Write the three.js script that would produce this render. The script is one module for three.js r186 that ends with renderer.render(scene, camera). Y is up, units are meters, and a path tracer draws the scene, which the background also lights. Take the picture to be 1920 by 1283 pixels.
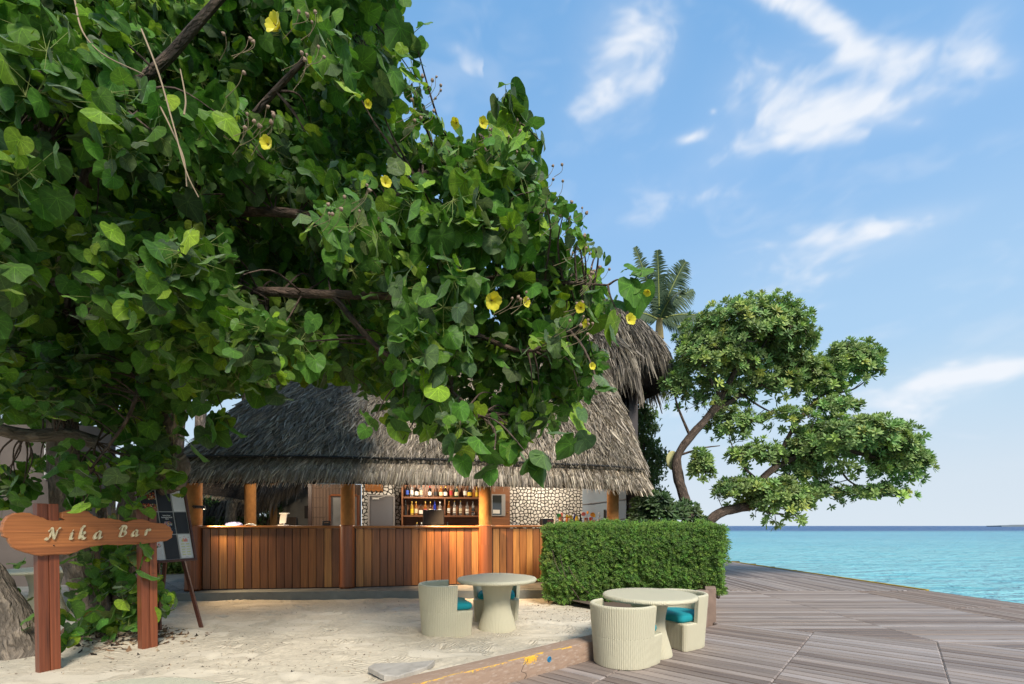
import * as THREE from 'three';
import { mergeGeometries, mergeVertices, toCreasedNormals } from 'three/addons/utils/BufferGeometryUtils.js';
import { RoundedBoxGeometry } from 'three/addons/geometries/RoundedBoxGeometry.js';

// ---------------------------------------------------------------- camera
const F = 870, CX = 960, HY = 986, EYE = 1.5;             // focal length and lens axis, in pixels of the 1920 x 1283 photograph
const scene = new THREE.Scene();
const camera = new THREE.PerspectiveCamera(2 * Math.atan(HY / F) * 180 / Math.PI, 1920 / (2 * HY), 0.1, 6000);
camera.position.set(0, EYE, 0);
camera.setViewOffset(1920, 2 * HY, 0, 0, 1920, 1283);      // a lens shifted upwards: level camera, upright verticals
camera.updateProjectionMatrix();
const renderer = new THREE.WebGLRenderer({ antialias: true });
renderer.setSize(1024, 684);
renderer.toneMapping = THREE.LinearToneMapping;
renderer.toneMappingExposure = 1.6;
renderer.shadowMap.enabled = true;

// ---------------------------------------------------------------- small tools
const V = (x, y, z) => new THREE.Vector3(x, y, z);
let seedState = 7;
const reseed = (n) => { seedState = n; };
const R = () => { seedState = (seedState + 0x6d2b79f5) | 0; let t = Math.imul(seedState ^ (seedState >>> 15), 1 | seedState); t = (t + Math.imul(t ^ (t >>> 7), 61 | t)) ^ t; return ((t ^ (t >>> 14)) >>> 0) / 4294967296; };
const rr = (a, b) => a + (b - a) * R();
const rg = () => (R() + R() + R() - 1.5) * 1.1547;
const clamp = (x, a, b) => Math.min(b, Math.max(a, x)), lerp = (a, b, t) => a + (b - a) * t;
const smooth = (a, b, x) => { const t = clamp((x - a) / (b - a), 0, 1); return t * t * (3 - 2 * t); };
const at = (px, py, d) => V((px - CX) / F * d, EYE - (py - HY) / F * d, -d);
const hash = (x, y, z, s) => { let h = Math.imul(x, 374761393) ^ Math.imul(y, 668265263) ^ Math.imul(z, 2147483647) ^ Math.imul(s, 1274126177); h = Math.imul(h ^ (h >>> 13), 1274126177); return ((h ^ (h >>> 16)) >>> 0) / 4294967296; };
function vnoise(x, y, px, py, s = 0) {                      // value noise in 2-D, periodic in px, py cells
  const ix = Math.floor(x), iy = Math.floor(y), u = x - ix, v = y - iy, a = u * u * (3 - 2 * u), b = v * v * (3 - 2 * v);
  const m = (n, p) => ((n % p) + p) % p;
  const h = (i, j) => hash(m(i, px), m(j, py), 0, s);
  return lerp(lerp(h(ix, iy), h(ix + 1, iy), a), lerp(h(ix, iy + 1), h(ix + 1, iy + 1), a), b);
}
function fbm(u, v, fx, fy, oct, s = 0) {                    // tiles on the unit square
  let sum = 0, amp = 0.5, tot = 0;
  for (let o = 0; o < oct; o++) { sum += amp * vnoise(u * fx, v * fy, fx, fy, s + o * 17); tot += amp; amp *= 0.5; fx *= 2; fy *= 2; }
  return sum / tot;
}
function noise3(x, y, z, s = 0) {
  const ix = Math.floor(x), iy = Math.floor(y), iz = Math.floor(z), f = (t) => t * t * (3 - 2 * t), a = f(x - ix), b = f(y - iy), c = f(z - iz);
  const h = (i, j, k) => hash(ix + i, iy + j, iz + k, s);
  return lerp(lerp(lerp(h(0, 0, 0), h(1, 0, 0), a), lerp(h(0, 1, 0), h(1, 1, 0), a), b), lerp(lerp(h(0, 0, 1), h(1, 0, 1), a), lerp(h(0, 1, 1), h(1, 1, 1), a), b), c);
}
function fbm3(x, y, z, oct, s = 0) { let sum = 0, a = 0.5, t = 0; for (let o = 0; o < oct; o++) { sum += a * noise3(x, y, z, s + o * 31); t += a; a *= 0.5; x *= 2.03; y *= 2.03; z *= 2.03; } return sum / t; }

// ---------------------------------------------------------------- sky: blue air paling to the horizon, thin torn clouds
const SKY_W = 3072, SKY_H = 1536;
{
  const data = new Float32Array(SKY_W * SKY_H * 4);
  const stops = [[0, [0.443, 0.50, 0.553]], [4, [0.425, 0.49, 0.553]], [12, [0.335, 0.45, 0.56]], [19, [0.267, 0.407, 0.567]], [34, [0.175, 0.325, 0.54]], [48, [0.125, 0.272, 0.49]], [90, [0.07, 0.19, 0.41]]];
  // clouds seen in the photograph: pixel place, half size along and across, tilt, strength
  const blobs = [[1165, 60, 95, 70, -0.9, 0.8], [1110, 150, 90, 36, -0.95, 0.55], [1205, 70, 40, 70, 0, 0.5], [1480, 10, 150, 28, 0.55, 0.75], [1580, 60, 110, 30, 0.75, 0.8], [1680, 115, 150, 40, -0.06, 0.75], [1840, 60, 50, 110, 0.5, 0.3], [1850, 130, 70, 30, -0.25, 0.5], [1450, 175, 90, 60, 0.2, 0.7],
    [1560, 215, 170, 45, -0.2, 0.75], [1650, 190, 100, 30, -0.15, 0.8], [1500, 260, 130, 24, -0.28, 0.8], [1700, 232, 55, 16, 0, 0.6], [1385, 205, 24, 18, 0, 0.55], [1303, 258, 34, 13, -0.25, 0.95], [1341, 211, 8, 7, 0, 0.6], [1370, 300, 80, 60, -0.6, 0.22], [1600, 425, 150, 22, -0.2, 0.8], [1690, 410, 110, 20, -0.22, 0.7],
    [1560, 465, 170, 26, -0.15, 0.5], [1500, 520, 130, 26, -0.2, 0.35], [1320, 365, 120, 30, 0.1, 0.22], [1180, 400, 100, 40, -0.2, 0.2], [1870, 682, 80, 22, -0.18, 0.95], [1760, 715, 110, 30, -0.25, 0.8], [1700, 750, 130, 40, -0.1, 0.55], [1620, 770, 200, 50, 0, 0.25], [1535, 578, 40, 10, -0.05, 0.25], [1230, 760, 120, 90, 0, 0.3]];
  for (let j = 0; j < SKY_H; j++) {
    const el = ((j + 0.5) / SKY_H - 0.5) * Math.PI, y = Math.sin(el), e = Math.max(0, el * 180 / Math.PI);
    let k = 0; while (k < stops.length - 2 && e > stops[k + 1][0]) k++;
    const t = smooth(0, 1, clamp((e - stops[k][0]) / (stops[k + 1][0] - stops[k][0]), 0, 1)) * 0.5 + 0.5 * clamp((e - stops[k][0]) / (stops[k + 1][0] - stops[k][0]), 0, 1);
    const base = [0, 1, 2].map((c) => lerp(stops[k][1][c], stops[k + 1][1][c], t));
    for (let i = 0; i < SKY_W; i++) {
      const az = ((i + 0.5) / SKY_W - 0.5) * 2 * Math.PI, x = Math.cos(az) * Math.cos(el), z = Math.sin(az) * Math.cos(el);
      let c = 0;
      if (e > 0.2) {
        const warp = fbm3(x * 5 + 3, y * 9, z * 5, 4, 5) - 0.5, tex = fbm3(x * 9 + warp * 3, y * 22 + warp * 2.2, z * 9 - warp * 2, 5, 11), fine = fbm3(x * 34 + warp * 8, y * 62, z * 34 + warp * 6, 4, 23);
        const px = z < -0.05 ? CX + F * x / -z + warp * 90 : 1e9, py = z < -0.05 ? HY - F * y / -z + warp * 60 : 0;
        if (z < -0.05 && px > 900 && px < 2100 && py > -120) {
          for (const [bx, by, a, b, tilt, s] of blobs) {
            const dx = px - bx, dy = py - by, ct = Math.cos(tilt), st = Math.sin(tilt), u = (dx * ct + dy * st) / a, v = (-dx * st + dy * ct) / b, r = u * u + v * v;
            if (r < 6) c = 1 - (1 - c) * (1 - s * Math.exp(-r * 1.05));
          }
        } else {                                            // elsewhere the same kind of thin torn cloud, by chance
          const large = fbm3(x * 2.6 + 9, y * 6 + 2, z * 2.6 - 4, 4, 41);
          c = smooth(0.5, 0.68, large + warp * 0.25) * 0.8 * smooth(0.5, 5, e);
        }
        const torn = smooth(0.12, 1.25, c * 1.1 + 1.7 * (tex - 0.5) + 1.0 * (fine - 0.5)) * smooth(0.02, 0.3, c); c = clamp(0.76 * torn + 0.27 * c * (0.5 + fine), 0, 0.93);
        c = Math.max(c, smooth(0.5, 0.8, tex) * 0.16 * smooth(2, 8, e));
      }
      const o = (j * SKY_W + i) * 4, white = [0.56, 0.585, 0.625];
      for (let q = 0; q < 3; q++) data[o + q] = lerp(base[q], white[q], c);
      data[o + 3] = 1;
    }
  }
  const sky = new THREE.DataTexture(data, SKY_W, SKY_H, THREE.RGBAFormat, THREE.FloatType);
  sky.mapping = THREE.EquirectangularReflectionMapping; sky.magFilter = sky.minFilter = THREE.LinearFilter; sky.needsUpdate = true;
  scene.background = sky; scene.environment = sky; scene.environmentIntensity = 1; scene.backgroundIntensity = 1;
}
// the sun: high, behind the viewer's right shoulder, softened by thin cloud
const sun = new THREE.DirectionalLight(new THREE.Color(1, 0.93, 0.84), 3.1);
sun.position.set(14, 33, 26); sun.target.position.set(0, 0, -8);
sun.castShadow = true; sun.shadow.radius = 32; sun.shadow.mapSize.set(4096, 4096);
Object.assign(sun.shadow.camera, { left: -22, right: 22, top: 22, bottom: -22, near: 1, far: 140 });
sun.name = 'sun'; scene.add(sun, sun.target);

// ---------------------------------------------------------------- things, parts, names
const taken = new Map();
function numbered(name) { const n = taken.get(name) ?? 0; taken.set(name, n + 1); return n ? name + '_' + String(n).padStart(3, '0') : name; }
function shade(o) { o.castShadow = true; o.receiveShadow = true; return o; }
function tag(o, label, category, group, kind) { o.userData.label = label; if (category) o.userData.category = category; if (group) o.userData.group = group; if (kind) o.userData.kind = kind; return o; }
function thing(name, pos, turn = 0) { const o = new THREE.Group(); o.name = numbered(name); o.position.copy(pos); o.rotation.y = turn; scene.add(o); return o; }
function part(name, g, m, parent, kind) { const o = shade(new THREE.Mesh(g, m)); o.name = parent === scene ? numbered(name) : name; if (kind) o.userData.kind = kind; parent.add(o); return o; }
function copies(name, g, m, list, parent, kind = 'stuff') {  // list of { m: Matrix4, c: Color }
  const o = shade(new THREE.InstancedMesh(g, m, Math.max(1, list.length))); o.name = parent === scene ? numbered(name) : name; o.userData.kind = kind;
  list.forEach((e, i) => { o.setMatrixAt(i, e.m); if (e.c) o.setColorAt(i, e.c); });
  parent.add(o); return o;
}
function clean(g) { g = g.index ? g.toNonIndexed() : g.clone(); for (const k of Object.keys(g.attributes)) if (!['position', 'normal', 'uv'].includes(k)) g.deleteAttribute(k); if (!g.attributes.normal) g.computeVertexNormals(); if (!g.attributes.uv) g.setAttribute('uv', new THREE.BufferAttribute(new Float32Array(g.attributes.position.count * 2), 2)); return g; }
const merged = (list) => mergeGeometries(list.map(clean));
const moved = (g, x, y, z, ry = 0, rx = 0, rz = 0) => g.clone().applyMatrix4(new THREE.Matrix4().compose(V(x, y, z), new THREE.Quaternion().setFromEuler(new THREE.Euler(rx, ry, rz, 'YXZ')), V(1, 1, 1)));
const box = (w, h, d, r = 0.004) => { const g = new RoundedBoxGeometry(w, h, d, 1, Math.min(r, w / 2.2, h / 2.2, d / 2.2)); metreUV(g); return g; };
function metreUV(g, s = 1) {                                // uv in metres, along the plane each face lies in
  const p = g.attributes.position, n = g.attributes.normal, uv = new Float32Array(p.count * 2);
  for (let i = 0; i < p.count; i++) { const ax = Math.abs(n.getX(i)), ay = Math.abs(n.getY(i)), az = Math.abs(n.getZ(i)); const q = ay >= ax && ay >= az ? [p.getX(i), p.getZ(i)] : ax > az ? [p.getZ(i), p.getY(i)] : [p.getX(i), p.getY(i)]; uv[i * 2] = q[0] * s; uv[i * 2 + 1] = q[1] * s; }
  g.setAttribute('uv', new THREE.BufferAttribute(uv, 2)); return g;
}
const lathe = (pts, seg = 24) => new THREE.LatheGeometry(pts.map(([r, y]) => new THREE.Vector2(r, y)), seg);
function bar(a, b, r0, r1 = r0, seg = 6) { const g = new THREE.CylinderGeometry(r1, r0, a.distanceTo(b), seg, 1); const q = new THREE.Quaternion().setFromUnitVectors(V(0, 1, 0), b.clone().sub(a).normalize()); return g.applyMatrix4(new THREE.Matrix4().compose(a.clone().add(b).multiplyScalar(0.5), q, V(1, 1, 1))); }
function limb(pts, radii, seg = 10, rough = 0, per = 6, s = 0) {   // a tapered, slightly knobbly tube through points, closed at both ends
  const curve = new THREE.CatmullRomCurve3(pts), n = (pts.length - 1) * per, fr = curve.computeFrenetFrames(n, false), pos = [], uv = [], idx = []; let along = 0, last = null;
  for (let i = 0; i <= n; i++) {
    const t = i / n, c = curve.getPoint(t), k = t * (radii.length - 1), k0 = Math.min(Math.floor(k), radii.length - 2), r = lerp(radii[k0], radii[k0 + 1], k - k0);
    if (last) along += c.distanceTo(last); last = c;
    for (let j = 0; j <= seg; j++) {
      const a = (j % seg) / seg * 2 * Math.PI, dir = fr.normals[i].clone().multiplyScalar(Math.cos(a)).addScaledVector(fr.binormals[i], Math.sin(a));
      const k2 = r * (1 + rough * 2 * (fbm3(c.x * 6 + dir.x * 1.3, c.y * 3.5, c.z * 6 + dir.z * 1.3, 3, s) - 0.5)), p = c.clone().addScaledVector(dir, k2);
      pos.push(p.x, p.y, p.z); uv.push(j / seg * 2 * Math.PI * r, along);
    }
  }
  for (let i = 0; i < n; i++) for (let j = 0; j < seg; j++) { const a = i * (seg + 1) + j, b = a + seg + 1; idx.push(a, a + 1, b, a + 1, b + 1, b); }
  const tip = (i, flip) => { const c = curve.getPoint(i / n), at0 = pos.length / 3; pos.push(c.x, c.y, c.z); uv.push(0, 0); for (let j = 0; j < seg; j++) { const a = i * (seg + 1) + j; flip ? idx.push(at0, a + 1, a) : idx.push(at0, a, a + 1); } };
  tip(0, false); tip(n, true);
  const g = new THREE.BufferGeometry(); g.setAttribute('position', new THREE.Float32BufferAttribute(pos, 3)); g.setAttribute('uv', new THREE.Float32BufferAttribute(uv, 2)); g.setIndex(idx);
  const m = mergeVertices(g.clone().deleteAttribute('uv'), 1e-5); g.computeVertexNormals(); return g;
}
function surface(nu, nv, f, closeU = false) {               // a grid f(u, v) -> Vector3 with smooth normals
  const pos = [], uv = [], idx = [];
  for (let j = 0; j <= nv; j++) for (let i = 0; i <= nu; i++) { const p = f(i / nu, j / nv); pos.push(p.x, p.y, p.z); uv.push(i / nu, j / nv); }
  for (let j = 0; j < nv; j++) for (let i = 0; i < nu; i++) { const a = j * (nu + 1) + i, b = a + nu + 1; idx.push(a, a + 1, b, a + 1, b + 1, b); }
  const g = new THREE.BufferGeometry(); g.setAttribute('position', new THREE.Float32BufferAttribute(pos, 3)); g.setAttribute('uv', new THREE.Float32BufferAttribute(uv, 2)); g.setIndex(idx); g.computeVertexNormals(); return g;
}
function clipConvex(poly, conv) {                           // both in (x, d) plan coordinates; conv counter-clockwise
  let out = poly;
  for (let i = 0; i < conv.length && out.length; i++) {
    const [ax, ay] = conv[i], [bx, by] = conv[(i + 1) % conv.length], side = (p) => (bx - ax) * (p[1] - ay) - (by - ay) * (p[0] - ax), res = [];
    for (let k = 0; k < out.length; k++) { const p = out[k], q = out[(k + 1) % out.length], sp = side(p), sq = side(q); if (sp >= 0) res.push(p); if (sp * sq < 0) { const t = sp / (sp - sq); res.push([lerp(p[0], q[0], t), lerp(p[1], q[1], t)]); } }
    out = res;
  }
  return out;
}
const areaOf = (p) => p.reduce((s, [x, y], i) => { const [u, v] = p[(i + 1) % p.length]; return s + x * v - u * y; }, 0) / 2;
// a flat piece (board, tile, stone) from a convex outline: chamfered top edge, straight sides; local plane (a, b), height h
function slab(poly, h, chamfer, uvDir = [1, 0], uvOff = [0, 0]) {
  if (areaOf(poly) < 0) poly = poly.slice().reverse();
  const c = poly.reduce((s, p) => [s[0] + p[0] / poly.length, s[1] + p[1] / poly.length], [0, 0]), n = poly.length;
  const inner = poly.map((p) => { const dx = c[0] - p[0], dy = c[1] - p[1], l = Math.hypot(dx, dy) || 1, k = Math.min(chamfer * 1.5, l * 0.4); return [p[0] + dx / l * k, p[1] + dy / l * k]; });
  const pos = [], uv = [], put = (p, y) => { pos.push(p[0] - c[0], y, -(p[1] - c[1])); uv.push((p[0] - c[0]) * uvDir[0] + (p[1] - c[1]) * uvDir[1] + uvOff[0], -(p[0] - c[0]) * uvDir[1] + (p[1] - c[1]) * uvDir[0] + uvOff[1]); };
  for (let i = 1; i < n - 1; i++) { put(inner[0], 0); put(inner[i], 0); put(inner[i + 1], 0); }
  for (let i = 0; i < n; i++) { const k = (i + 1) % n, a = poly[i], b = poly[k], d = inner[i], e = inner[k]; put(a, -chamfer); put(b, -chamfer); put(e, 0); put(a, -chamfer); put(e, 0); put(d, 0); put(a, -h); put(b, -h); put(b, -chamfer); put(a, -h); put(b, -chamfer); put(a, -chamfer); }
  const g = new THREE.BufferGeometry(); g.setAttribute('position', new THREE.Float32BufferAttribute(pos, 3)); g.setAttribute('uv', new THREE.Float32BufferAttribute(uv, 2)); g.computeVertexNormals();
  return { g, c };
}

// ---------------------------------------------------------------- computed textures
function tex(w, h, f, srgb = false) {                       // f(u, v) -> [r, g, b] in 0..1
  const d = new Uint8Array(w * h * 4);
  for (let j = 0; j < h; j++) for (let i = 0; i < w; i++) { const c = f((i + 0.5) / w, (j + 0.5) / h, i, j), o = (j * w + i) * 4; d[o] = clamp(c[0], 0, 1) * 255; d[o + 1] = clamp(c[1] ?? c[0], 0, 1) * 255; d[o + 2] = clamp(c[2] ?? c[0], 0, 1) * 255; d[o + 3] = 255; }
  const t = new THREE.DataTexture(d, w, h); t.wrapS = t.wrapT = THREE.RepeatWrapping; t.magFilter = THREE.LinearFilter; t.minFilter = THREE.LinearMipmapLinearFilter; t.generateMipmaps = true; if (srgb) t.colorSpace = THREE.SRGBColorSpace; t.needsUpdate = true; return t;
}
const rep = (t, x, y) => { const c = t.clone(); c.repeat.set(x, y); c.needsUpdate = true; return c; };
const grain = (u, v, s) => { const w = fbm(u, v, 3, 2, 3, s + 3) - 0.5, a = fbm(u + 0.02 * w, v, 2, 48, 3, s), b = fbm(u, v, 8, 128, 2, s + 9), k = fbm(u, v, 2, 6, 3, s + 21); return [a, b, k]; };
const scuff = (u, v) => { const w = fbm(u, v, 5, 5, 3, 55) - 0.5; return smooth(0.6, 0.64, fbm(u + 0.08 * w, v + 0.02 * w, 5, 11, 2, 57)); };
const TX = {
  deck: tex(512, 512, (u, v) => { const [a, b, k] = grain(u, v, 1), crack = smooth(0.66, 0.8, fbm(u, v, 4, 96, 2, 77)); const l = 0.64 + 0.2 * (a - 0.5) + 0.22 * (b - 0.5) + 0.14 * (k - 0.5) - 0.22 * crack; return [l + 0.03 * (k - 0.5), l - 0.012, l - 0.03 * (k - 0.4)]; }),
  wood: tex(512, 512, (u, v) => { const [a, b, k] = grain(u, v, 31); const l = 0.72 + 0.5 * (a - 0.5) + 0.25 * (b - 0.5) + 0.55 * (k - 0.5); return [l, l * (0.96 + 0.1 * (k - 0.5)), l * 0.94]; }),
  woodBump: tex(256, 512, (u, v) => { const [a, b] = grain(u, v, 31); return [0.5 + 0.7 * (b - 0.5) + 0.4 * (a - 0.5)]; }),
  sand: tex(1024, 1024, (u, v, i, j) => { const k = fbm(u, v, 6, 6, 4, 4), g = hash(i, j, 3, 9), p = fbm(u, v, 90, 90, 2, 8), sm = scuff(u, v); let l = 0.8 + 0.1 * (k - 0.5) + 0.2 * (g - 0.5) * (1 - 0.6 * sm) + 0.2 * (p - 0.5) * (1 - 0.7 * sm) + 0.1 * sm; if (hash(i >> 1, j >> 1, 5, 2) > 0.9965) l *= 0.4; return [l, l * (0.985 + 0.01 * sm), l * (0.94 + 0.03 * sm)]; }),
  sandBump: tex(1024, 1024, (u, v, i, j) => { const sm = scuff(u, v), w = fbm(u, v, 7, 7, 4, 21) - 0.5, ph = (u * (fbm(u, v, 3, 3, 1, 91) > 0.5 ? 34 : 52) + v * 41 + w * 9) * 6.2832, rip = Math.sin(ph) * smooth(0.42, 0.6, fbm(u, v, 6, 6, 2, 33)); return [0.5 + (1 - sm) * (0.3 * rip + 0.5 * (fbm(u, v, 60, 60, 3, 14) - 0.5)) + 0.35 * (fbm(u, v, 14, 14, 4, 15) - 0.5) - 0.1 * sm]; }),
  rough: tex(512, 512, (u, v, i, j) => { const k = fbm(u, v, 5, 5, 5, 44), g = hash(i, j, 8, 2); const l = 0.8 + 0.45 * (k - 0.5) + 0.1 * (g - 0.5); return [l, l, l]; }),
  roughBump: tex(512, 512, (u, v, i, j) => [0.5 + 0.8 * (fbm(u, v, 9, 9, 5, 54) - 0.5)]),
  bark: tex(512, 512, (u, v) => { const w = fbm(u, v, 4, 3, 3, 5) - 0.5, r = Math.abs(fbm(u + 0.1 * w, v, 10, 5, 4, 61) - 0.5) * 2, p = fbm(u, v, 5, 5, 4, 66), l = 0.42 + 0.6 * Math.min(1, r * 2.4) * 0.55 + 0.5 * (p - 0.5), li = smooth(0.58, 0.7, fbm(u, v, 7, 7, 4, 99)) * 0.35; return [l + li, l + li * 0.98, l * 0.95 + li * 0.86]; }),
  barkBump: tex(512, 512, (u, v) => { const w = fbm(u, v, 4, 3, 3, 5) - 0.5; return [Math.min(1, Math.abs(fbm(u + 0.1 * w, v, 10, 5, 4, 61) - 0.5) * 4)]; }),
  weave: tex(64, 64, (u, v) => { const s = Math.sin(v * 2 * Math.PI * 2 + (u < 0.5 ? 0 : Math.PI)); return [0.5 + 0.35 * s]; }),
  waves: tex(1024, 1024, (u, v) => { const w = fbm(u, v, 4, 4, 3, 71) - 0.5, a = fbm(u + w * 0.06, v + w * 0.05, 10, 26, 5, 72), b = fbm(u, v, 48, 110, 3, 73); return [0.5 + 0.9 * (a - 0.5) + 0.25 * (b - 0.5)]; }),
  seaTint: tex(512, 512, (u, v) => { const w = fbm(u, v, 4, 4, 3, 171) - 0.5, a = fbm(u + w * 0.08, v, 7, 24, 4, 172), d = smooth(0.6, 0.72, fbm(u, v + w * 0.04, 12, 46, 3, 175)); const l = 0.9 + 0.3 * (a - 0.5); return [l - 0.4 * d, l - 0.12 * d, l - 0.07 * d]; }),
  cloth: tex(128, 128, (u, v, i, j) => [0.5 + 0.25 * Math.sin(i * Math.PI / 2) * Math.sin(j * Math.PI / 2) + 0.2 * (fbm(u, v, 6, 6, 3, 3) - 0.5)]),
  thatch: tex(512, 512, (u, v) => { const a = fbm(u, v, 90, 4, 3, 81), b = fbm(u, v, 8, 8, 4, 82); const l = 0.42 + 0.9 * (a - 0.5) + 0.3 * (b - 0.5); return [l, l * 0.93, l * 0.85]; }),
};
const mat = (o) => new THREE.MeshStandardMaterial({ roughness: 0.8, ...o });
const phys = (o) => new THREE.MeshPhysicalMaterial({ roughness: 0.8, ...o });
const lin = (r, g, b) => new THREE.Color().setRGB(r, g, b);
// uv in metres: map repeats every 1/s metres
const woodMat = (r, g, b, rough = 0.55, o = {}) => mat({ color: lin(r, g, b), map: rep(TX.wood, 0.7, 1.6), bumpMap: rep(TX.woodBump, 0.7, 1.6), bumpScale: 0.0012, roughness: rough, ...o });
const vWood = (r, g, b, rough = 0.5) => { const t = rep(TX.wood, 1.6, 0.7), q = rep(TX.woodBump, 1.6, 0.7); t.rotation = q.rotation = Math.PI / 2; t.repeat.set(0.7, 1.6); q.repeat.set(0.7, 1.6); return mat({ color: lin(r, g, b), map: t, bumpMap: q, bumpScale: 0.0012, roughness: rough }); };

// ================================================================ the setting
// sea: shallow turquoise lagoon, deep blue beyond the reef edge
{
  const nu = 60, nd = 70, pos = [], col = [], uv = [], idx = [];
  for (let j = 0; j <= nd; j++) for (let i = 0; i <= nu; i++) {
    const d = j === 0 ? -400 : 2 * Math.pow(2500, (j - 1) / (nd - 1)), x = (i / nu - 0.5) * 2 * Math.max(400, 1.9 * Math.abs(d));
    pos.push(x, -1.35, -d); uv.push(x / 14, d / 14);
    const reef = smooth(175, 300, d + 40 * (noise3(x * 0.01, d * 0.01, 0, 3) - 0.5)), pale = smooth(20, 140, d), p = fbm3(x * 0.03, 0, d * 0.06, 3, 7) - 0.5;
    const sh = [lerp(0.22, 0.18, pale) + 0.08 * p, lerp(0.545, 0.46, pale) + 0.1 * p, lerp(0.565, 0.545, pale) + 0.06 * p], dp = [0.014, 0.09, 0.25];
    col.push(...sh.map((c, q) => lerp(c, dp[q], reef)));
  }
  for (let j = 0; j < nd; j++) for (let i = 0; i < nu; i++) { const a = j * (nu + 1) + i, b = a + nu + 1; idx.push(a, a + 1, b, a + 1, b + 1, b); }
  const g = new THREE.BufferGeometry(); g.setAttribute('position', new THREE.Float32BufferAttribute(pos, 3)); g.setAttribute('color', new THREE.Float32BufferAttribute(col, 3)); g.setAttribute('uv', new THREE.Float32BufferAttribute(uv, 2)); g.setIndex(idx); g.computeVertexNormals();
  const o = part('sea', g, phys({ color: 0xffffff, vertexColors: true, roughness: 0.32, specularIntensity: 0.35, map: rep(TX.seaTint, 0.5, 0.5), bumpMap: TX.waves, bumpScale: 1.1 }), scene, 'structure');
  tag(o, 'turquoise lagoon turning dark blue towards the horizon');
}
{ // far low island on the horizon
  const sh = new THREE.Shape(); sh.moveTo(0, -2); for (let i = 0; i <= 60; i++) sh.lineTo(i * 5, 2.6 + 4.6 * fbm(i / 60, 0.3, 8, 1, 3, 4) * smooth(0, 14, i)); sh.lineTo(300, -2);
  const g = new THREE.ExtrudeGeometry(sh, { depth: 40, bevelEnabled: false });
  const o = part('distant_island', g, mat({ color: lin(0.16, 0.19, 0.2) }), scene, 'structure'); o.position.copy(at(1850, 986, 1300)).setY(-1.35); tag(o, 'low grey island far off on the sea horizon');
}
{ // the ground of the shore behind the bar, under terrace and deck
  const sh = new THREE.Shape([[-70, -6], [3.0, -6], [3.0, 7.2], [3.6, 9], [6.5, 11], [7.2, 20], [5, 30], [3, 60], [-70, 60]].map(([x, d]) => new THREE.Vector2(x, d)));
  const g = new THREE.ExtrudeGeometry(sh, { depth: 1.6, bevelEnabled: false }); g.rotateX(-Math.PI / 2); g.translate(0, -1.66, 0); g.computeVertexNormals(); metreUV(g);
  const o = part('ground', g, mat({ color: lin(0.36, 0.29, 0.2), map: rep(TX.sand, 0.8, 0.8), bumpMap: rep(TX.sandBump, 0.8, 0.8), bumpScale: 0.03, roughness: 1 }), scene, 'structure'); tag(o, 'sandy ground behind the bar and under the trees');
}
const KU = [0.766, 0.643], KN = [0.643, -0.766], K0 = [-0.05, 4.41];                  // kerb line: direction, outward normal, a point on its foot
const kerbSide = (x, d) => (x - K0[0]) * KN[0] + (d - K0[1]) * KN[1];                   // metres outside the kerb's deck-side face
const kerbAlong = (x, d) => (x - K0[0]) * KU[0] + (d - K0[1]) * KU[1];
const dentSpots = []; reseed(90);
for (let i = 0; i < 190; i++) { const d = rr(4, 8.6), x = rr(-0.62 * d - 0.2, 1); const a = rr(0, 6.3); dentSpots.push([x, d, rr(0.1, 0.16), rr(0.045, 0.07), Math.cos(a), Math.sin(a), rr(0.008, 0.022)]); }
function sandY(x, d) {
  let y = 0.112 + 0.035 * (fbm3(x * 0.8, 3, d * 0.8, 3, 12) - 0.5) + 0.03 * (fbm3(x * 3.1, 3, d * 3.1, 3, 15) - 0.5) + 0.014 * (fbm3(x * 10, 3, d * 10, 2, 18) - 0.5);
  for (const [a, b, l, w, c, s, h] of dentSpots) { const dx = x - a, dd = d - b; if (dx * dx + dd * dd > 0.16) continue; const u = (dx * c + dd * s) / l, v = (-dx * s + dd * c) / w, r = u * u + v * v; y += h * (Math.exp(-Math.pow(Math.sqrt(r) - 1.5, 2) * 5) * 0.6 - Math.exp(-r)); }
  y += 0.05 * smooth(-0.75, -0.22, kerbSide(x, d)) * smooth(6.2, 4.6, d);
  y += 0.16 * Math.exp(-(((x + 4.9) / 0.8) ** 2 + ((d - 5.7) / 0.55) ** 2));           // heaped round the tree
  return y;
}
{
  const x0 = -8.6, x1 = 3.3, d0 = 2.6, d1 = 9.2, nx = 300, nd = 165;
  const g = surface(nx, nd, (u, v) => { const d = lerp(d0, d1, Math.pow(v, 1.15)), x = lerp(x0, x1, u); return V(x, kerbSide(x, d) > -0.12 || x > 2.9 ? -0.2 : sandY(x, d), -d); });
  metreUV(g); const p = g.attributes.position, uv = g.attributes.uv; for (let i = 0; i < p.count; i++) uv.setXY(i, p.getX(i), p.getZ(i));
  const o = part('sand', g, mat({ color: lin(0.70, 0.615, 0.48), map: rep(TX.sand, 0.42, 0.42), bumpMap: rep(TX.sandBump, 0.42, 0.42), bumpScale: 0.017, roughness: 1 }), scene, 'structure'); tag(o, 'pale trodden sand between the bar and the deck');
}
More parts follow.
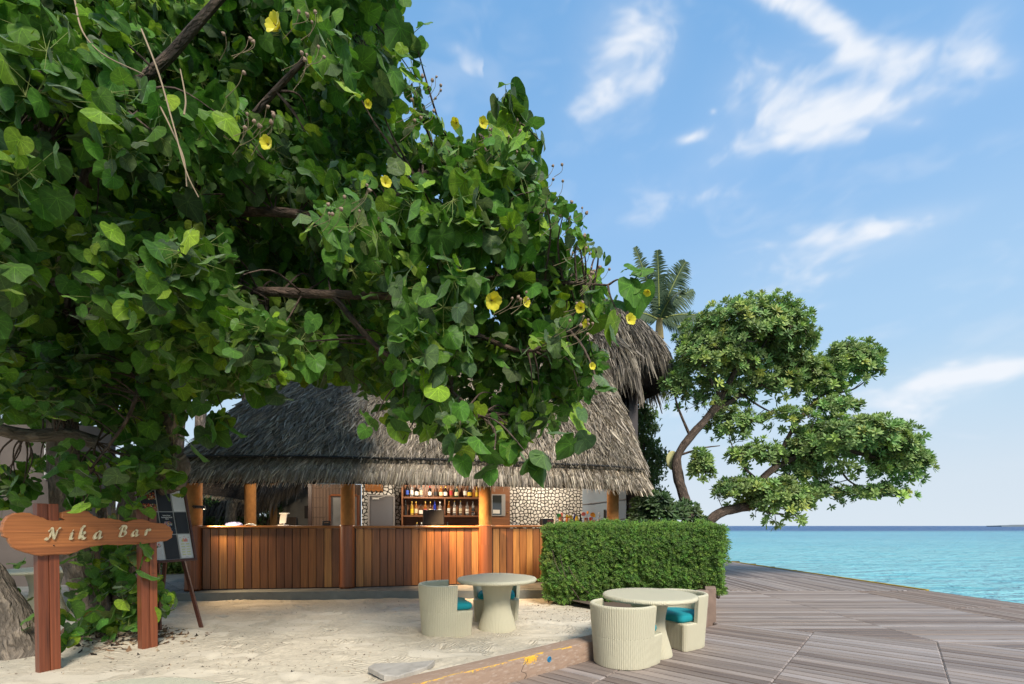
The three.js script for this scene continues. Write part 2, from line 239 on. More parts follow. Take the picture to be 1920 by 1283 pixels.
{ // rendered kerb with worn yellow paint along its edge and a blue drain pipe
  const L0 = -3.6, L1 = 3.05, w = 0.22, h = 0.205, t = thing('kerb', V(K0[0], 0, -K0[1]), Math.atan2(KU[1], KU[0]));
  const paint = document.createElement('canvas'); paint.width = 2048; paint.height = 256; const c = paint.getContext('2d');
  c.fillStyle = 'rgb(152,127,107)'; c.fillRect(0, 0, 2048, 256); reseed(5);
  for (let i = 0; i < 5000; i++) { c.fillStyle = `rgba(${R() < 0.5 ? '90,70,60' : '255,255,255'},${rr(0.02, 0.12)})`; const r = rr(1, 9); c.fillRect(rr(0, 2048), rr(0, 256), r * rr(1, 3), r); }
  const px = (m) => (m - L0) / (L1 - L0) * 2048;
  for (const [a, b, dens] of [[-1.9, 0.35, 600], [0.05, 0.5, 150], [0.42, 0.47, 140], [0.62, 0.9, 130]]) for (let i = 0; i < dens; i++) { c.fillStyle = `rgba(${222 + rr(-20, 12)},${170 + rr(-20, 15)},${50 + rr(0, 30)},${rr(0.5, 1)})`; const x = px(rr(a, b)), n = vnoise(x * 0.02, 1, 4096, 4, 3), y = Math.abs(rg()) * 9 + (n < 0.5 ? -10 : 0); c.fillRect(x, 256 - 128 - 4 + y, rr(2, 9), rr(1, 5)); }
  for (let i = 0; i < 260; i++) { c.fillStyle = `rgba(222,${168 + rr(-15, 15)},52,${rr(0.5, 1)})`; c.fillRect(px(0.3 + 0.09 * rg() * 0.7), 132 + Math.abs(rg()) * 22, rr(2, 8), rr(2, 6)); }
  c.strokeStyle = 'rgba(45,35,30,.8)'; c.lineWidth = 2; c.beginPath(); c.moveTo(px(0.27), 140); for (let i = 1; i < 9; i++) c.lineTo(px(0.27 - 0.02 * i * (i > 4 ? 0.2 : 1)) + rr(-6, 6), 140 + i * 13); c.stroke();
  const tx = new THREE.CanvasTexture(paint); tx.colorSpace = THREE.SRGBColorSpace; tx.wrapS = tx.wrapT = THREE.ClampToEdgeWrapping;
  // local x along, z towards the deck; section with rounded arris, slightly uneven
  const sec = [[-w, -0.25], [-w, h - 0.012], [-w + 0.012, h], [-0.02, h], [-0.006, h - 0.006], [0, h - 0.02], [0, -0.06]];
  const g = surface(160, sec.length - 1, (u, v) => { const [z, y] = sec[Math.round(v * (sec.length - 1))], x = lerp(L0, L1, u), n = 0.008 * (fbm3(x * 2.5, z * 4, y * 4, 3, 6) - 0.5); return V(x, y + n * (y > 0.1 ? 1.6 : 0), z + n); });
  const p = g.attributes.position, uv = g.attributes.uv; for (let i = 0; i < p.count; i++) { const vi = sec.length - 1 - Math.floor(i / 161); uv.setXY(i, (p.getX(i) - L0) / (L1 - L0), Math.floor(i / 161) <= 3 ? 0.5 + 0.5 * Math.min(1, -(p.getZ(i)) / w) : 0.5 * Math.max(0, p.getY(i)) / h); }
  const flat = toCreasedNormals(g, 0.6);
  part('kerb_block', flat, mat({ color: 0xffffff, map: tx, bumpMap: rep(TX.roughBump, 9, 1.4), bumpScale: 0.008, roughness: 0.95 }), t);
  const pg = merged([moved(new THREE.TorusGeometry(0.026, 0.005, 8, 20), 0.565, 0.125, 0.002), moved(new THREE.CylinderGeometry(0.023, 0.023, 0.12, 16, 1, true), 0.565, 0.125, -0.05, 0, Math.PI / 2)]);
  const pipe = part('drain_pipe', pg, mat({ color: lin(0.02, 0.22, 0.4), roughness: 0.4, side: THREE.DoubleSide }), t);
  part('pipe_bore', moved(new THREE.CircleGeometry(0.022, 16), 0.565, 0.125, 0.0035), mat({ color: lin(0.02, 0.12, 0.22) }), t);
  tag(t, 'rendered concrete kerb with flaking yellow paint between sand and deck', 'kerb'); t.userData.kind = 'structure';
}
{ // flat broken slab lying against the kerb
  const pts = [[690, 1252], [700, 1246], [770, 1244], [815, 1240], [800, 1252], [745, 1270], [720, 1268]].map(([x, y]) => { const d = F * (EYE - 0.18) / (y - HY); return [(x - CX) / F * d, d]; });
  const { g, c } = slab(pts, 0.05, 0.008); const o = part('stone_slab', g, mat({ color: lin(0.5, 0.455, 0.39), map: rep(TX.rough, 2, 2), bumpMap: rep(TX.roughBump, 3, 3), bumpScale: 0.01, roughness: 0.95 }), scene); o.position.set(c[0], 0.19, -c[1]); tag(o, 'flat grey broken stone slab in the sand against the kerb', 'stone slab');
}
// ---------------------------------------------------------------- boardwalk: weathered planks in four fields
{
  const deck = thing('boardwalk', V(0, 0, 0)); deck.userData.kind = 'structure'; tag(deck, 'weathered grey timber boardwalk beside the sea');
  const tones = [[0.44, 0.365, 0.31], [0.36, 0.29, 0.24], [0.55, 0.475, 0.42], [0.28, 0.217, 0.178], [0.42, 0.333, 0.268], [0.5, 0.415, 0.35]];
  const M = tones.map(([r, g, b]) => mat({ color: lin(r, g, b), map: rep(TX.deck, 0.45, 1.15), bumpMap: rep(TX.deck, 0.45, 1.15), bumpScale: 0.004, roughness: 0.62 }));
  const warm = [[0.42, 0.31, 0.23], [0.37, 0.27, 0.20], [0.46, 0.36, 0.28]].map(([r, g, b]) => mat({ color: lin(r, g, b), map: rep(TX.deck, 0.45, 1.15), bumpMap: rep(TX.deck, 0.45, 1.15), bumpScale: 0.004, roughness: 0.62 }));
  const boards = []; reseed(11);
  function field(poly, dir, width, seg, phase, mats) {
    const nx = -dir[1], ny = dir[0]; if (areaOf(poly) < 0) poly = poly.slice().reverse();
    const A = poly.map((p) => p[0] * dir[0] + p[1] * dir[1]), B = poly.map((p) => p[0] * nx + p[1] * ny), a0 = Math.min(...A), a1 = Math.max(...A), b0 = Math.min(...B), b1 = Math.max(...B);
    for (let b = b0, row = 0; b < b1; b += width, row++) for (let a = Math.floor((a0 - phase) / seg) * seg + phase; a < a1; a += seg) {
      const g2 = 0.0085 + 0.012 * R() * R(), e = 0.0012, sk = rr(-0.003, 0.003), q = [[a + e, b + g2 + sk], [a + seg - e, b + g2 - sk], [a + seg - e, b + width - g2 - sk], [a + e, b + width - g2 + sk]].map(([s, t]) => [s * dir[0] + t * nx, s * dir[1] + t * ny]);
      const c = clipConvex(q, poly); if (c.length < 3 || Math.abs(areaOf(c)) < 0.006) continue;
      const r = slab(c, 0.05, 0.009, dir, [rr(0, 9), rr(0, 9)]); boards.push({ ...r, m: mats[Math.floor(Math.pow(R(), 1.3) * mats.length)], y: rr(-0.003, 0.003), d: Math.hypot(r.c[0], r.c[1]), vis: r.c[1] > 4.0 || r.c[1] > 3.2 });
    }
  }
  field([[-1.5, 3.19], [3.14, 7.09], [7.9, 4.89], [7.9, 2.6], [-1.5, 2.6]], [0.766, -0.643], 0.142, 1.3, 0.35, M);
  field([[3.14, 7.09], [7.9, 4.89], [7.9, 10.7], [3.2, 10.7]], [1, 0], 0.135, 2.75, 5.5, M);
  field([[3.4, 10.7], [9.62, 10.7], [9.15, 19], [8.7, 26], [3.4, 26]], [0, 1], 0.12, 2.6, 10.7, M);
  field([[7.9, 2.6], [10.6, 2.6], [9.58, 10.7], [7.9, 10.7]], [0.09, -0.996], 0.118, 2.1, 0.7, warm);
  boards.sort((a, b) => a.d - b.d); let n = 0; const rest = new Map();
  for (const b of boards) {
    const seen = Math.abs(b.c[0]) < 1.12 * b.c[1] + 0.7 && b.c[1] > 3.9;
    if (seen && n < 300) { const o = part('plank', b.g, b.m, deck); o.position.set(b.c[0], b.y, -b.c[1]); n++; } else { if (!rest.has(b.m)) rest.set(b.m, []); rest.get(b.m).push(moved(b.g, b.c[0], b.y, -b.c[1])); }
  }
  for (const [m, list] of rest) part('planks', merged(list), m, deck, 'stuff');
  // joists, fascia, piles
  const under = []; for (let i = 0; i < 16; i++) under.push(moved(box(7, 0.12, 0.08), 6.4, -0.1, -(4 + i * 1.35)));
  under.push(moved(box(14, 0.02, 30), 3.2, -0.2, -11));
  part('joists', merged(under), mat({ color: lin(0.05, 0.04, 0.035) }), deck);
  const edge = [[10.6, 2.6], [9.58, 10.7], [9.15, 19], [8.7, 26]], dark = woodMat(0.16, 0.12, 0.1, 0.8), yellow = mat({ color: lin(0.62, 0.42, 0.035), map: rep(TX.rough, 2, 2), roughness: 0.8 });
  for (let i = 0; i < 3; i++) { const [ax, ad] = edge[i], [bx, bd] = edge[i + 1], l = Math.hypot(bx - ax, bd - ad), ry = Math.atan2(bd - ad, bx - ax); const f = part('fascia', box(l - 0.01, 0.2, 0.05), dark, deck); f.position.set((ax + bx) / 2 + 0.03, -0.105, -(ad + bd) / 2); f.rotation.y = ry; if (i) { const k = part('yellow_edge', box(l - 0.01, 0.028, 0.07), yellow, deck); k.position.set((ax + bx) / 2 + 0.02, 0.012, -(ad + bd) / 2); k.rotation.y = ry; } }
  const pile = lathe([[0, -3], [0.13, -3], [0.13, -0.2], [0, -0.2]], 12); for (let i = 0; i < 6; i++) { const o = part('pile', pile, dark, deck); o.position.set(9.3 - i * 0.08, 0, -(4 + i * 3.6)); }
}
// ---------------------------------------------------------------- paved terrace in front of the bar
const TERR = 0.27, tFront = (x) => 8.78 + (x < -3 ? (x + 3) * 0.09 : (x + 3) * 0.03);   // depth of its front edge
{
  const t = thing('terrace', V(0, 0, 0)); t.userData.kind = 'structure'; tag(t, 'low paved concrete terrace along the foot of the bar');
  const edge = [-10, -8, -6, -4.5, -3, -1.5, 0, 1.5, 2.2], sh = new THREE.Shape([...edge.map((x) => new THREE.Vector2(x, tFront(x))), new THREE.Vector2(2.2, 16), new THREE.Vector2(-10, 16)]);
  const g = new THREE.ExtrudeGeometry(sh, { depth: TERR - 0.006, bevelEnabled: false }); g.rotateX(-Math.PI / 2); g.computeVertexNormals(); metreUV(g);
  part('slab', g, mat({ color: lin(0.25, 0.255, 0.225), map: rep(TX.rough, 1.2, 1.2), bumpMap: rep(TX.roughBump, 1.5, 1.5), bumpScale: 0.006, roughness: 0.9 }), t);
  const M = [[0.28, 0.265, 0.235], [0.24, 0.235, 0.21], [0.32, 0.30, 0.26]].map(([r, g2, b]) => mat({ color: lin(r, g2, b), map: rep(TX.rough, 1.4, 1.4), bumpMap: rep(TX.roughBump, 1.4, 1.4), bumpScale: 0.006, roughness: 0.85 })); reseed(21);
  const zone = [[-9.5, tFront(-9.5) + 0.3], [-3, tFront(-3) + 0.22], [2.1, tFront(2.1) + 0.2], [2.1, 11], [-3, 10], [-9.5, 10]];
  // chevron paving: strips laid diagonally, turning at each column
  for (const [x0, x1, s] of [[-9.4, -6.3, -1], [-6.3, -3.3, 1], [-3.3, -0.6, 1], [-0.6, 2.1, -1]]) {
    const fd = Math.max(tFront(x0), tFront(x1)) + 0.13, bay = [[x0 + 0.02, fd], [x1 - 0.02, fd], [x1 - 0.02, fd + 1.5], [x0 + 0.02, fd + 1.5]], w = 0.17;
    for (let k = -14; k < 30; k++) { const q = [[0, k * w * 1.414], [2.2, k * w * 1.414 + 0]].map(() => 0); const bx = s > 0 ? x0 : x1, a = [0.707 * s, 0.707], n2 = [-a[1] * s, a[0] * s]; const o = [bx, fd], P = (l, b) => [o[0] + a[0] * l + n2[0] * b * s, o[1] + a[1] * l + n2[1] * b * s];
      const quad = [P(-4, k * w + 0.007), P(6, k * w + 0.007), P(6, k * w + w - 0.007), P(-4, k * w + w - 0.007)], c = clipConvex(areaOf(quad) < 0 ? quad.reverse() : quad, bay); if (c.length < 3 || Math.abs(areaOf(c)) < 0.01) continue;
      const r = slab(c, 0.02, 0.003, a, [rr(0, 5), rr(0, 5)]), m = part('paver', r.g, M[Math.floor(R() * 3)], t); m.position.set(r.c[0], TERR + rr(0, 0.003), -r.c[1]); }
  }
}

// ================================================================ the bar
const POST = [[-6.05, 8.85], [-3.25, 9.2], [-0.56, 9.76], [2.3, 10.6]], CT = 1.5;       // front posts (x, depth) and counter height
const barWood = [[0.40, 0.165, 0.045], [0.30, 0.115, 0.034], [0.50, 0.225, 0.062], [0.2, 0.075, 0.028], [0.36, 0.14, 0.038], [0.25, 0.095, 0.03]].map(([r, g, b]) => vWood(r, g, b, 0.42));
const redWood = vWood(0.33, 0.11, 0.04, 0.38), topWood = woodMat(0.45, 0.19, 0.055, 0.35), darkWood = vWood(0.06, 0.03, 0.022, 0.5), shelfWood = woodMat(0.27, 0.115, 0.05, 0.5);
{
  const t = thing('bar_counter', V(0, 0, 0)); tag(t, 'long bar counter of upright brown planks under the thatched roof', 'bar counter'); reseed(33);
  const bays = [[[-6.55, 11.7], POST[0]], [POST[0], POST[1]], [POST[1], POST[2]], [POST[2], POST[3]], [POST[3], [3.3, 12.4]]];
  bays.forEach(([a, b], bi) => {
    const l = Math.hypot(b[0] - a[0], b[1] - a[1]), ry = Math.atan2(b[1] - a[1], b[0] - a[0]), fx = Math.cos(ry), fd = Math.sin(ry), out = [fd, -fx], n = Math.round((l - 0.3) / 0.149), w = (l - 0.3) / n;
    for (let i = 0; i < n; i++) { const s = 0.15 + (i + 0.5) * w, o = part('plank', box(w - 0.011, CT - TERR - 0.075, 0.026, 0.006), barWood[Math.floor(R() * barWood.length)], t); o.position.set(a[0] + fx * s + out[0] * 0.03, TERR + 0.02 + (CT - TERR - 0.075) / 2, -(a[1] + fd * s + out[1] * 0.03)); o.rotation.y = ry + rr(-0.01, 0.01); uvShift(o); }
    const core = part('counter_core', box(l - 0.05, CT - TERR - 0.05, 0.03), darkWood, t); core.position.set((a[0] + b[0]) / 2, (CT + TERR) / 2 - 0.03, -(a[1] + b[1]) / 2); core.rotation.y = ry;
    const prof = new THREE.Shape(); prof.moveTo(-0.42, -0.025); prof.lineTo(0.075, -0.025); prof.absarc(0.075, 0, 0.025, -Math.PI / 2, Math.PI / 2, false); prof.lineTo(-0.42, 0.025);
    const tg = new THREE.ExtrudeGeometry(prof, { depth: l - (bi === 3 ? -0.02 : 0.2), bevelEnabled: false, curveSegments: 5 }); tg.rotateY(-Math.PI / 2); metreUV(tg);
    const top = part('counter_top', tg, topWood, t); top.position.set(b[0] - fx * (bi === 3 ? 0.1 : 0.1), CT - 0.025 + (bi === 3 ? 0.012 : 0), -(b[1] - fd * 0.1)); top.rotation.y = ry;
    top.position.set(0, CT - 0.025 + (bi === 3 ? 0.012 : 0), 0).add(V(b[0] - fx * 0.1, 0, -(b[1] - fd * 0.1)));
  });
  const ped = lathe([[0, TERR], [0.15, TERR], [0.15, TERR + 0.05], [0.142, TERR + 0.06], [0.142, CT - 0.4], [0.144, CT - 0.395], [0.142, CT - 0.39], [0.142, CT - 0.02], [0.15, CT - 0.01], [0.15, CT + 0.012], [0, CT + 0.012]], 28);
  for (const [x, d] of POST) { const o = part('pedestal', ped, redWood, t); o.position.set(x, 0, -d + 0.045); }
}
function uvShift(o) { const g = o.geometry, uv = g.attributes.uv, a = rr(0, 9), b = rr(0, 9); for (let i = 0; i < uv.count; i++) uv.setXY(i, uv.getX(i) + a, uv.getY(i) + b); }
// ---------------------------------------------------------------- thatch: a thick skin covered with dry palm strands
const strandGeo = (() => { const g = [];
  for (const [bend, tw] of [[0.05, 0.3], [-0.04, -0.4], [0.09, 0.1]]) { const pos = [], P = (t, s) => { const w = 0.5 * (1 - 0.75 * t * t); pos.push(s * w + bend * 3 * t * t, -t, 0.0 + bend * t * (1 - t) * 2 + s * tw * w * 0.5); }; const q = [0, 0.5, 1]; for (let i = 0; i < 2; i++) { P(q[i], -1); P(q[i], 1); P(q[i + 1], 1); P(q[i], -1); P(q[i + 1], 1); P(q[i + 1], -1); }
    const b = new THREE.BufferGeometry(); b.setAttribute('position', new THREE.Float32BufferAttribute(pos, 3)); b.computeVertexNormals(); b.setAttribute('uv', new THREE.BufferAttribute(new Float32Array(pos.length / 3 * 2), 2)); g.push(b); } return g; })();
const thatchMat = mat({ color: lin(1, 1, 1), roughness: 0.75 }), thatchBase = mat({ color: lin(0.10, 0.085, 0.07), map: rep(TX.thatch, 14, 3), bumpMap: rep(TX.thatch, 14, 3), bumpScale: 0.04, roughness: 1, side: THREE.DoubleSide });
// cols: columns of [eave -> ridge] points; f(u, v) point on the skin
function thatch(parent, name, cols, closed, count, len, tone, opt = {}) {
  const curves = cols.map((c) => new THREE.CatmullRomCurve3(c, false, 'catmullrom', 0.3)), nc = cols.length;
  const f = (u, v) => { const k = clamp(u, 0, 1) * (nc - 1), ring = Math.floor(k) >= nc - 1 ? nc - 2 : Math.floor(k), w = k - ring, g = (i) => curves[clamp(i, 0, nc - 1)].getPoint(v); const p0 = g(ring - 1), p1 = g(ring), p2 = g(ring + 1), p3 = g(ring + 2), q = V(0, 0, 0);
    for (const a of ['x', 'y', 'z']) q[a] = hermite(p1[a], p2[a], (p2[a] - p0[a]) * 0.36, (p3[a] - p1[a]) * 0.36, w);
    return q; };
  const nu = (nc - 1) * 8, nv = 8, skin = surface(nu, nv, f), grid = []; skin.computeVertexNormals();
  const inner = surface(nu, nv, (u, v) => { const p = f(u, v); return p.add(V(0, -0.16, 0)); });
  part(name + '_skin', merged([skin, inner]), thatchBase, parent);
  // area-weighted scatter
  const N = 60, K = 24, cell = []; let tot = 0; const P = []; for (let j = 0; j <= K; j++) for (let i = 0; i <= N; i++) P.push(f(i / N, j / K));
  for (let j = 0; j < K; j++) for (let i = 0; i < N; i++) { const a = P[j * (N + 1) + i], b = P[j * (N + 1) + i + 1], c = P[(j + 1) * (N + 1) + i]; tot += b.clone().sub(a).cross(c.clone().sub(a)).length(); cell.push(tot); }
  const lists = [[], [], []], inN = opt.flip ? -1 : 1;
  for (let k = 0; k < count; k++) {
    const s = R() * tot; let lo = 0, hi = cell.length - 1; while (lo < hi) { const m = (lo + hi) >> 1; cell[m] < s ? lo = m + 1 : hi = m; }
    const j = Math.floor(lo / N), i = lo % N, u = (i + R()) / N, v = (j + R()) / K, p = f(u, v), du = f(Math.min(1, u + 0.004), v).sub(f(Math.max(0, u - 0.004), v)).normalize(), dv = f(u, Math.min(1, v + 0.01)).sub(f(u, Math.max(0, v - 0.01))).normalize(), n = du.clone().cross(dv).normalize().multiplyScalar(inN);
    const L = len * (R() < 0.07 ? rr(1.3, 1.75) : rr(0.45, 1.35)) * (opt.lenAt ? opt.lenAt(u, v) : 1), lift = opt.lift ?? 0.1, dir = dv.clone().negate().addScaledVector(du, rg() * (opt.messy ?? 0.35)).addScaledVector(n, rr(-0.04, lift)).normalize();
    if (opt.droop) dir.addScaledVector(V(0, -1, 0), opt.droop * (1 - v)).normalize();
    const side = dir.clone().cross(n).normalize().applyAxisAngle(dir, rr(-0.7, 0.7)), nn = side.clone().cross(dir).normalize(), w = rr(0.008, 0.019) * (opt.width ?? 1);
    const m = new THREE.Matrix4().makeBasis(side.multiplyScalar(w), dir.clone().multiplyScalar(-L), nn.multiplyScalar(L * 0.4)).setPosition(p.addScaledVector(n, 0.02 + rr(0, 0.05)));
    const g = 0.42 + 0.95 * R() * R() + 0.1 * rg(), h = R(), q = tone(u, v, p); lists[k % 3].push({ m, c: lin(q * g * (1 + 0.06 * h), q * g * (0.835 + 0.05 * h), q * g * (0.665 - 0.05 * h)) });
  }
  lists.forEach((l, i) => copies(name + '_strands', strandGeo[i], thatchMat, l, parent));
}
const hermite = (a, b, ta, tb, t) => { const t2 = t * t, t3 = t2 * t; return (2 * t3 - 3 * t2 + 1) * a + (t3 - 2 * t2 + t) * ta + (3 * t2 - 2 * t3) * b + (t3 - t2) * tb; };
const pd = (x, d, y) => V(x, y, -d);
{
  const t = thing('thatched_roof', V(-2, 0, -10.5)); t.position.set(0, 0, 0); reseed(44);
  tag(t, 'steep shaggy palm-thatch roof of the bar on rope-wrapped columns', 'thatched roof');
  const eave = [[-8.0, 14.2], [-7.5, 12], [-7.0, 9.9], [-6.55, 8.75], [-5.9, 8.3], [-4.6, 8.3], [-3.3, 8.42], [-1.8, 8.65], [-0.3, 8.98], [1.1, 9.42], [2.3, 9.85], [2.95, 10.35], [3.3, 11.3], [3.4, 13]];
  const ridge = [[-4.9, 13.6], [-4.8, 13.3], [-4.7, 13.0], [-4.55, 12.8], [-4.3, 12.6], [-3.6, 12.5], [-2.6, 12.5], [-1.6, 12.5], [-0.6, 12.5], [0.4, 12.5], [1.2, 12.5], [1.75, 12.6], [1.95, 12.8], [2.0, 13.2]];
  const ry = [6.3, 6.3, 6.35, 6.4, 6.45, 6.5, 6.55, 6.6, 6.7, 6.8, 6.9, 7, 7, 7];
  const cx = -2.2, cd = 12, toIn = ([x, d], k) => { const r = ridge[eave.findIndex((e) => e[0] === x && e[1] === d)]; return [x + (r[0] - x) * k, d + (r[1] - d) * k]; };
  const upper = eave.map((e, i) => { const s = toIn(e, 0.06), rd = ridge[i], q = (k, lift) => pd(lerp(s[0], rd[0], k), lerp(s[1], rd[1], k), lerp(2.8, ry[i], k) + lift); return [q(0, 0), q(0.3, 0.2), q(0.65, 0.2), q(1, 0)]; });
  const fringe = eave.map((e) => { const a = toIn(e, 0.13), b = toIn(e, 0.06), c = toIn(e, 0.0); return [pd(c[0], c[1], 2.42), pd(b[0], b[1], 2.64), pd(a[0], a[1], 2.86)]; });
  const tone = (u, v, p) => { const w = smooth(-4.6, -0.5, p.x + 2.2 * (fbm3(p.x * 0.9, p.y * 0.9, p.z * 0.9, 3, 8) - 0.5)), st = fbm3(p.x * 2.2, p.y * 2.2, p.z * 2.2, 3, 4); return lerp(0.44, 0.5, w) * (0.6 + 0.8 * st); };   // the left side is weathered black-brown, the right side bleached
  thatch(t, 'thatch', upper, false, 70000, 0.3, tone, { messy: 0.5, lift: 0.2, lenAt: (u, v) => 0.4 + 0.6 * smooth(0.0, 0.07, v) });
  thatch(t, 'fringe', fringe, false, 26000, 0.5, (u, v, p) => tone(u, v, p) * 1.15, { messy: 0.16, lift: 0.06, droop: 0.9, width: 0.95, lenAt: (u, v) => 0.36 + 0.7 * v });
  const cord = limb(eave.map((e) => { const s = toIn(e, 0.03); return pd(s[0], s[1], 2.76); }), [0.022, 0.022], 6, 0.4, 8); part('binding_cord', cord, mat({ color: lin(0.012, 0.011, 0.01) }), t);
  // dark boarded underside and rafters
  const raf = []; for (let i = 1; i < eave.length - 1; i++) { const a = toIn(eave[i], 0.05); raf.push(bar(pd(a[0], a[1], 2.5), pd(ridge[i][0], ridge[i][1], ry[i] - 0.35), 0.045, 0.045, 7)); } part('rafters', merged(raf), darkWood, t);
  const beams = []; for (let i = 0; i < 3; i++) beams.push(bar(pd(...POST[i], 2.62), pd(...POST[i + 1], 2.62), 0.08, 0.08, 10)); beams.push(bar(pd(-6.55, 11.7, 2.62), pd(...POST[0], 2.62), 0.08, 0.08, 10)); part('ring_beam', merged(beams), darkWood, t);
  // rope-wrapped columns
  const prof = [[0, CT + 0.004]]; const turns = 62, y0 = CT + 0.004, y1 = 2.6; for (let i = 0; i < turns; i++) for (const [r, k] of [[0.128, 0.05], [0.1355, 0.3], [0.137, 0.5], [0.1355, 0.7]]) prof.push([r, lerp(y0, y1, (i + k) / turns)]); prof.push([0, y1]);
  const col = lathe(prof, 26), rope = mat({ color: lin(0.43, 0.19, 0.05), map: rep(TX.rough, 3, 3), bumpMap: rep(TX.cloth, 20, 40), bumpScale: 0.003, roughness: 0.85 });
  for (const [x, d] of [...POST, [-6.62, 11.75]]) { const o = part('column', col, rope, t); o.position.set(x, 0, -d + 0.02); }
}

// ================================================================ inside the bar: back wall, shelves, bottles
const W0 = [-3.86, 11.9], WA = 0.17, wallU = [Math.cos(WA), Math.sin(WA)];               // wall origin and its direction in plan
// where the sight line of pixel (px, py) meets the plane `off` metres in front of the back wall: [along, height]
function onWall(px, py, off = 0) { const kx = (px - CX) / F, ox = W0[0] + Math.sin(WA) * off, od = W0[1] - Math.cos(WA) * off; const d = (ox * wallU[1] - od * wallU[0]) / (kx * wallU[1] - wallU[0]); return [(kx * d - ox) * wallU[0] + (d - od) * wallU[1], EYE - (py - HY) / F * d, d]; }
const onWallPos = (s, y, off) => V(W0[0] + wallU[0] * s + Math.sin(WA) * off, y, -(W0[1] + wallU[1] * s - Math.cos(WA) * off));
{
  const t = thing('back_wall', V(W0[0], 0, -W0[1]), WA); tag(t, 'white pebble-mosaic back wall with dark joints behind the bar', 'wall'); reseed(55);
  const a0 = onWall(678, 950)[0], aS = onWall(752, 950)[0], aR = onWall(951, 950)[0], a1 = onWall(1093, 950)[0], yB = TERR, yT = 3.3;
  const core = part('wall_core', box(a1 - a0, yT - yB, 0.2), mat({ color: lin(0.05, 0.045, 0.04), roughness: 1 }), t); core.position.set((a0 + a1) / 2, (yB + yT) / 2, -0.11);
  const M = [[0.82, 0.80, 0.76], [0.77, 0.745, 0.70], [0.86, 0.845, 0.81]].map(([r, g, b]) => mat({ color: lin(r, g, b), map: rep(TX.rough, 3, 3), roughness: 0.7 }));
  // stones: cells of a jittered grid, each shrunk from its neighbours
  const zones = [[a0, aS, 1.42, 2.62, 0.1], [aR, a1, 1.42, 2.62, 0.1]];
  let n = 0; const low = [[], [], []];
  for (const [x0, x1, y0, y1, s] of zones) {
    const pts = []; for (let y = y0 - s; y < y1 + s; y += s * 0.92) for (let x = x0 - s; x < x1 + s; x += s) pts.push([x + rr(-0.36, 0.36) * s, y + rr(-0.36, 0.36) * s]);
    for (const p of pts) {
      if (p[0] < x0 - 0.01 || p[0] > x1 + 0.01 || p[1] < y0 || p[1] > y1) continue;
      let cell = [[x0, p[1] - s], [x1, p[1] - s], [x1, p[1] + s], [x0, p[1] + s]].map(([x, y]) => [clamp(x, Math.max(x0, p[0] - s), Math.min(x1, p[0] + s)), y]);
      for (const q of pts) { const dx = q[0] - p[0], dy = q[1] - p[1], l2 = dx * dx + dy * dy; if (!l2 || l2 > s * s * 6) continue; const l = Math.sqrt(l2), k = 0.5 - 0.0115 / l, m = [p[0] + dx * k, p[1] + dy * k]; cell = clipConvex(cell, [[m[0] - dy * 9, m[1] + dx * 9].map((v, i) => v), [m[0] - dy * 9 - dx * 99, m[1] + dx * 9 - dy * 99], [m[0] + dy * 9 - dx * 99, m[1] - dx * 9 - dy * 99], [m[0] + dy * 9, m[1] - dx * 9]]); if (cell.length < 3) break; }
      if (cell.length < 3 || Math.abs(areaOf(cell)) < s * s * 0.12) continue;
      // round the corners once
      const soft = []; for (let i = 0; i < cell.length; i++) { const a = cell[i], b = cell[(i + 1) % cell.length]; soft.push([lerp(a[0], b[0], 0.22), lerp(a[1], b[1], 0.22)], [lerp(a[0], b[0], 0.78), lerp(a[1], b[1], 0.78)]); }
      const r = slab(soft, 0.012, 0.004, [1, 0], [rr(0, 3), rr(0, 3)]), g = r.g.rotateX(Math.PI / 2), k = Math.floor(R() * 3);
      if (n < 290) { const o = part('stone', g, M[k], t); o.position.set(r.c[0], r.c[1], 0.002 + rr(0, 0.003)); n++; } else low[k].push(moved(g, r.c[0], r.c[1], 0.003));
    }
  }
  low.forEach((l, k) => { if (l.length) part('stones', merged(l), M[k], t, 'stuff'); });
  // steel door with frame, closer and hinge side
  const [d0, dT] = onWall(690, 928), d1 = onWall(741, 928)[0], dh = dT - TERR, steel = mat({ color: lin(0.30, 0.285, 0.29), metalness: 0.75, roughness: 0.36, bumpMap: rep(TX.roughBump, 1, 1), bumpScale: 0.002 }), pale = mat({ color: lin(0.4, 0.38, 0.37), metalness: 0.4, roughness: 0.45 });
  const door = part('door', box(d1 - d0 - 0.1, dh - 0.05, 0.05, 0.006), steel, t); door.position.set((d0 + d1) / 2, TERR + (dh - 0.05) / 2, 0.02);
  for (const [x, y, w, h] of [[d0 + 0.022, TERR + dh / 2, 0.044, dh], [d1 - 0.022, TERR + dh / 2, 0.044, dh], [(d0 + d1) / 2, dT - 0.022, d1 - d0 - 0.09, 0.044]]) { const o = part('door_frame', box(w, h, 0.09, 0.005), pale, t); o.position.set(x, y, 0.025); }
  const cl = part('door_closer', merged([moved(box(0.16, 0.045, 0.05), d0 + 0.2, dT - 0.1, 0.075), bar(V(d0 + 0.24, dT - 0.085, 0.1), V(d0 + 0.42, dT - 0.05, 0.06), 0.008)]), mat({ color: lin(0.72, 0.7, 0.66), metalness: 0.3, roughness: 0.4 }), t);
}
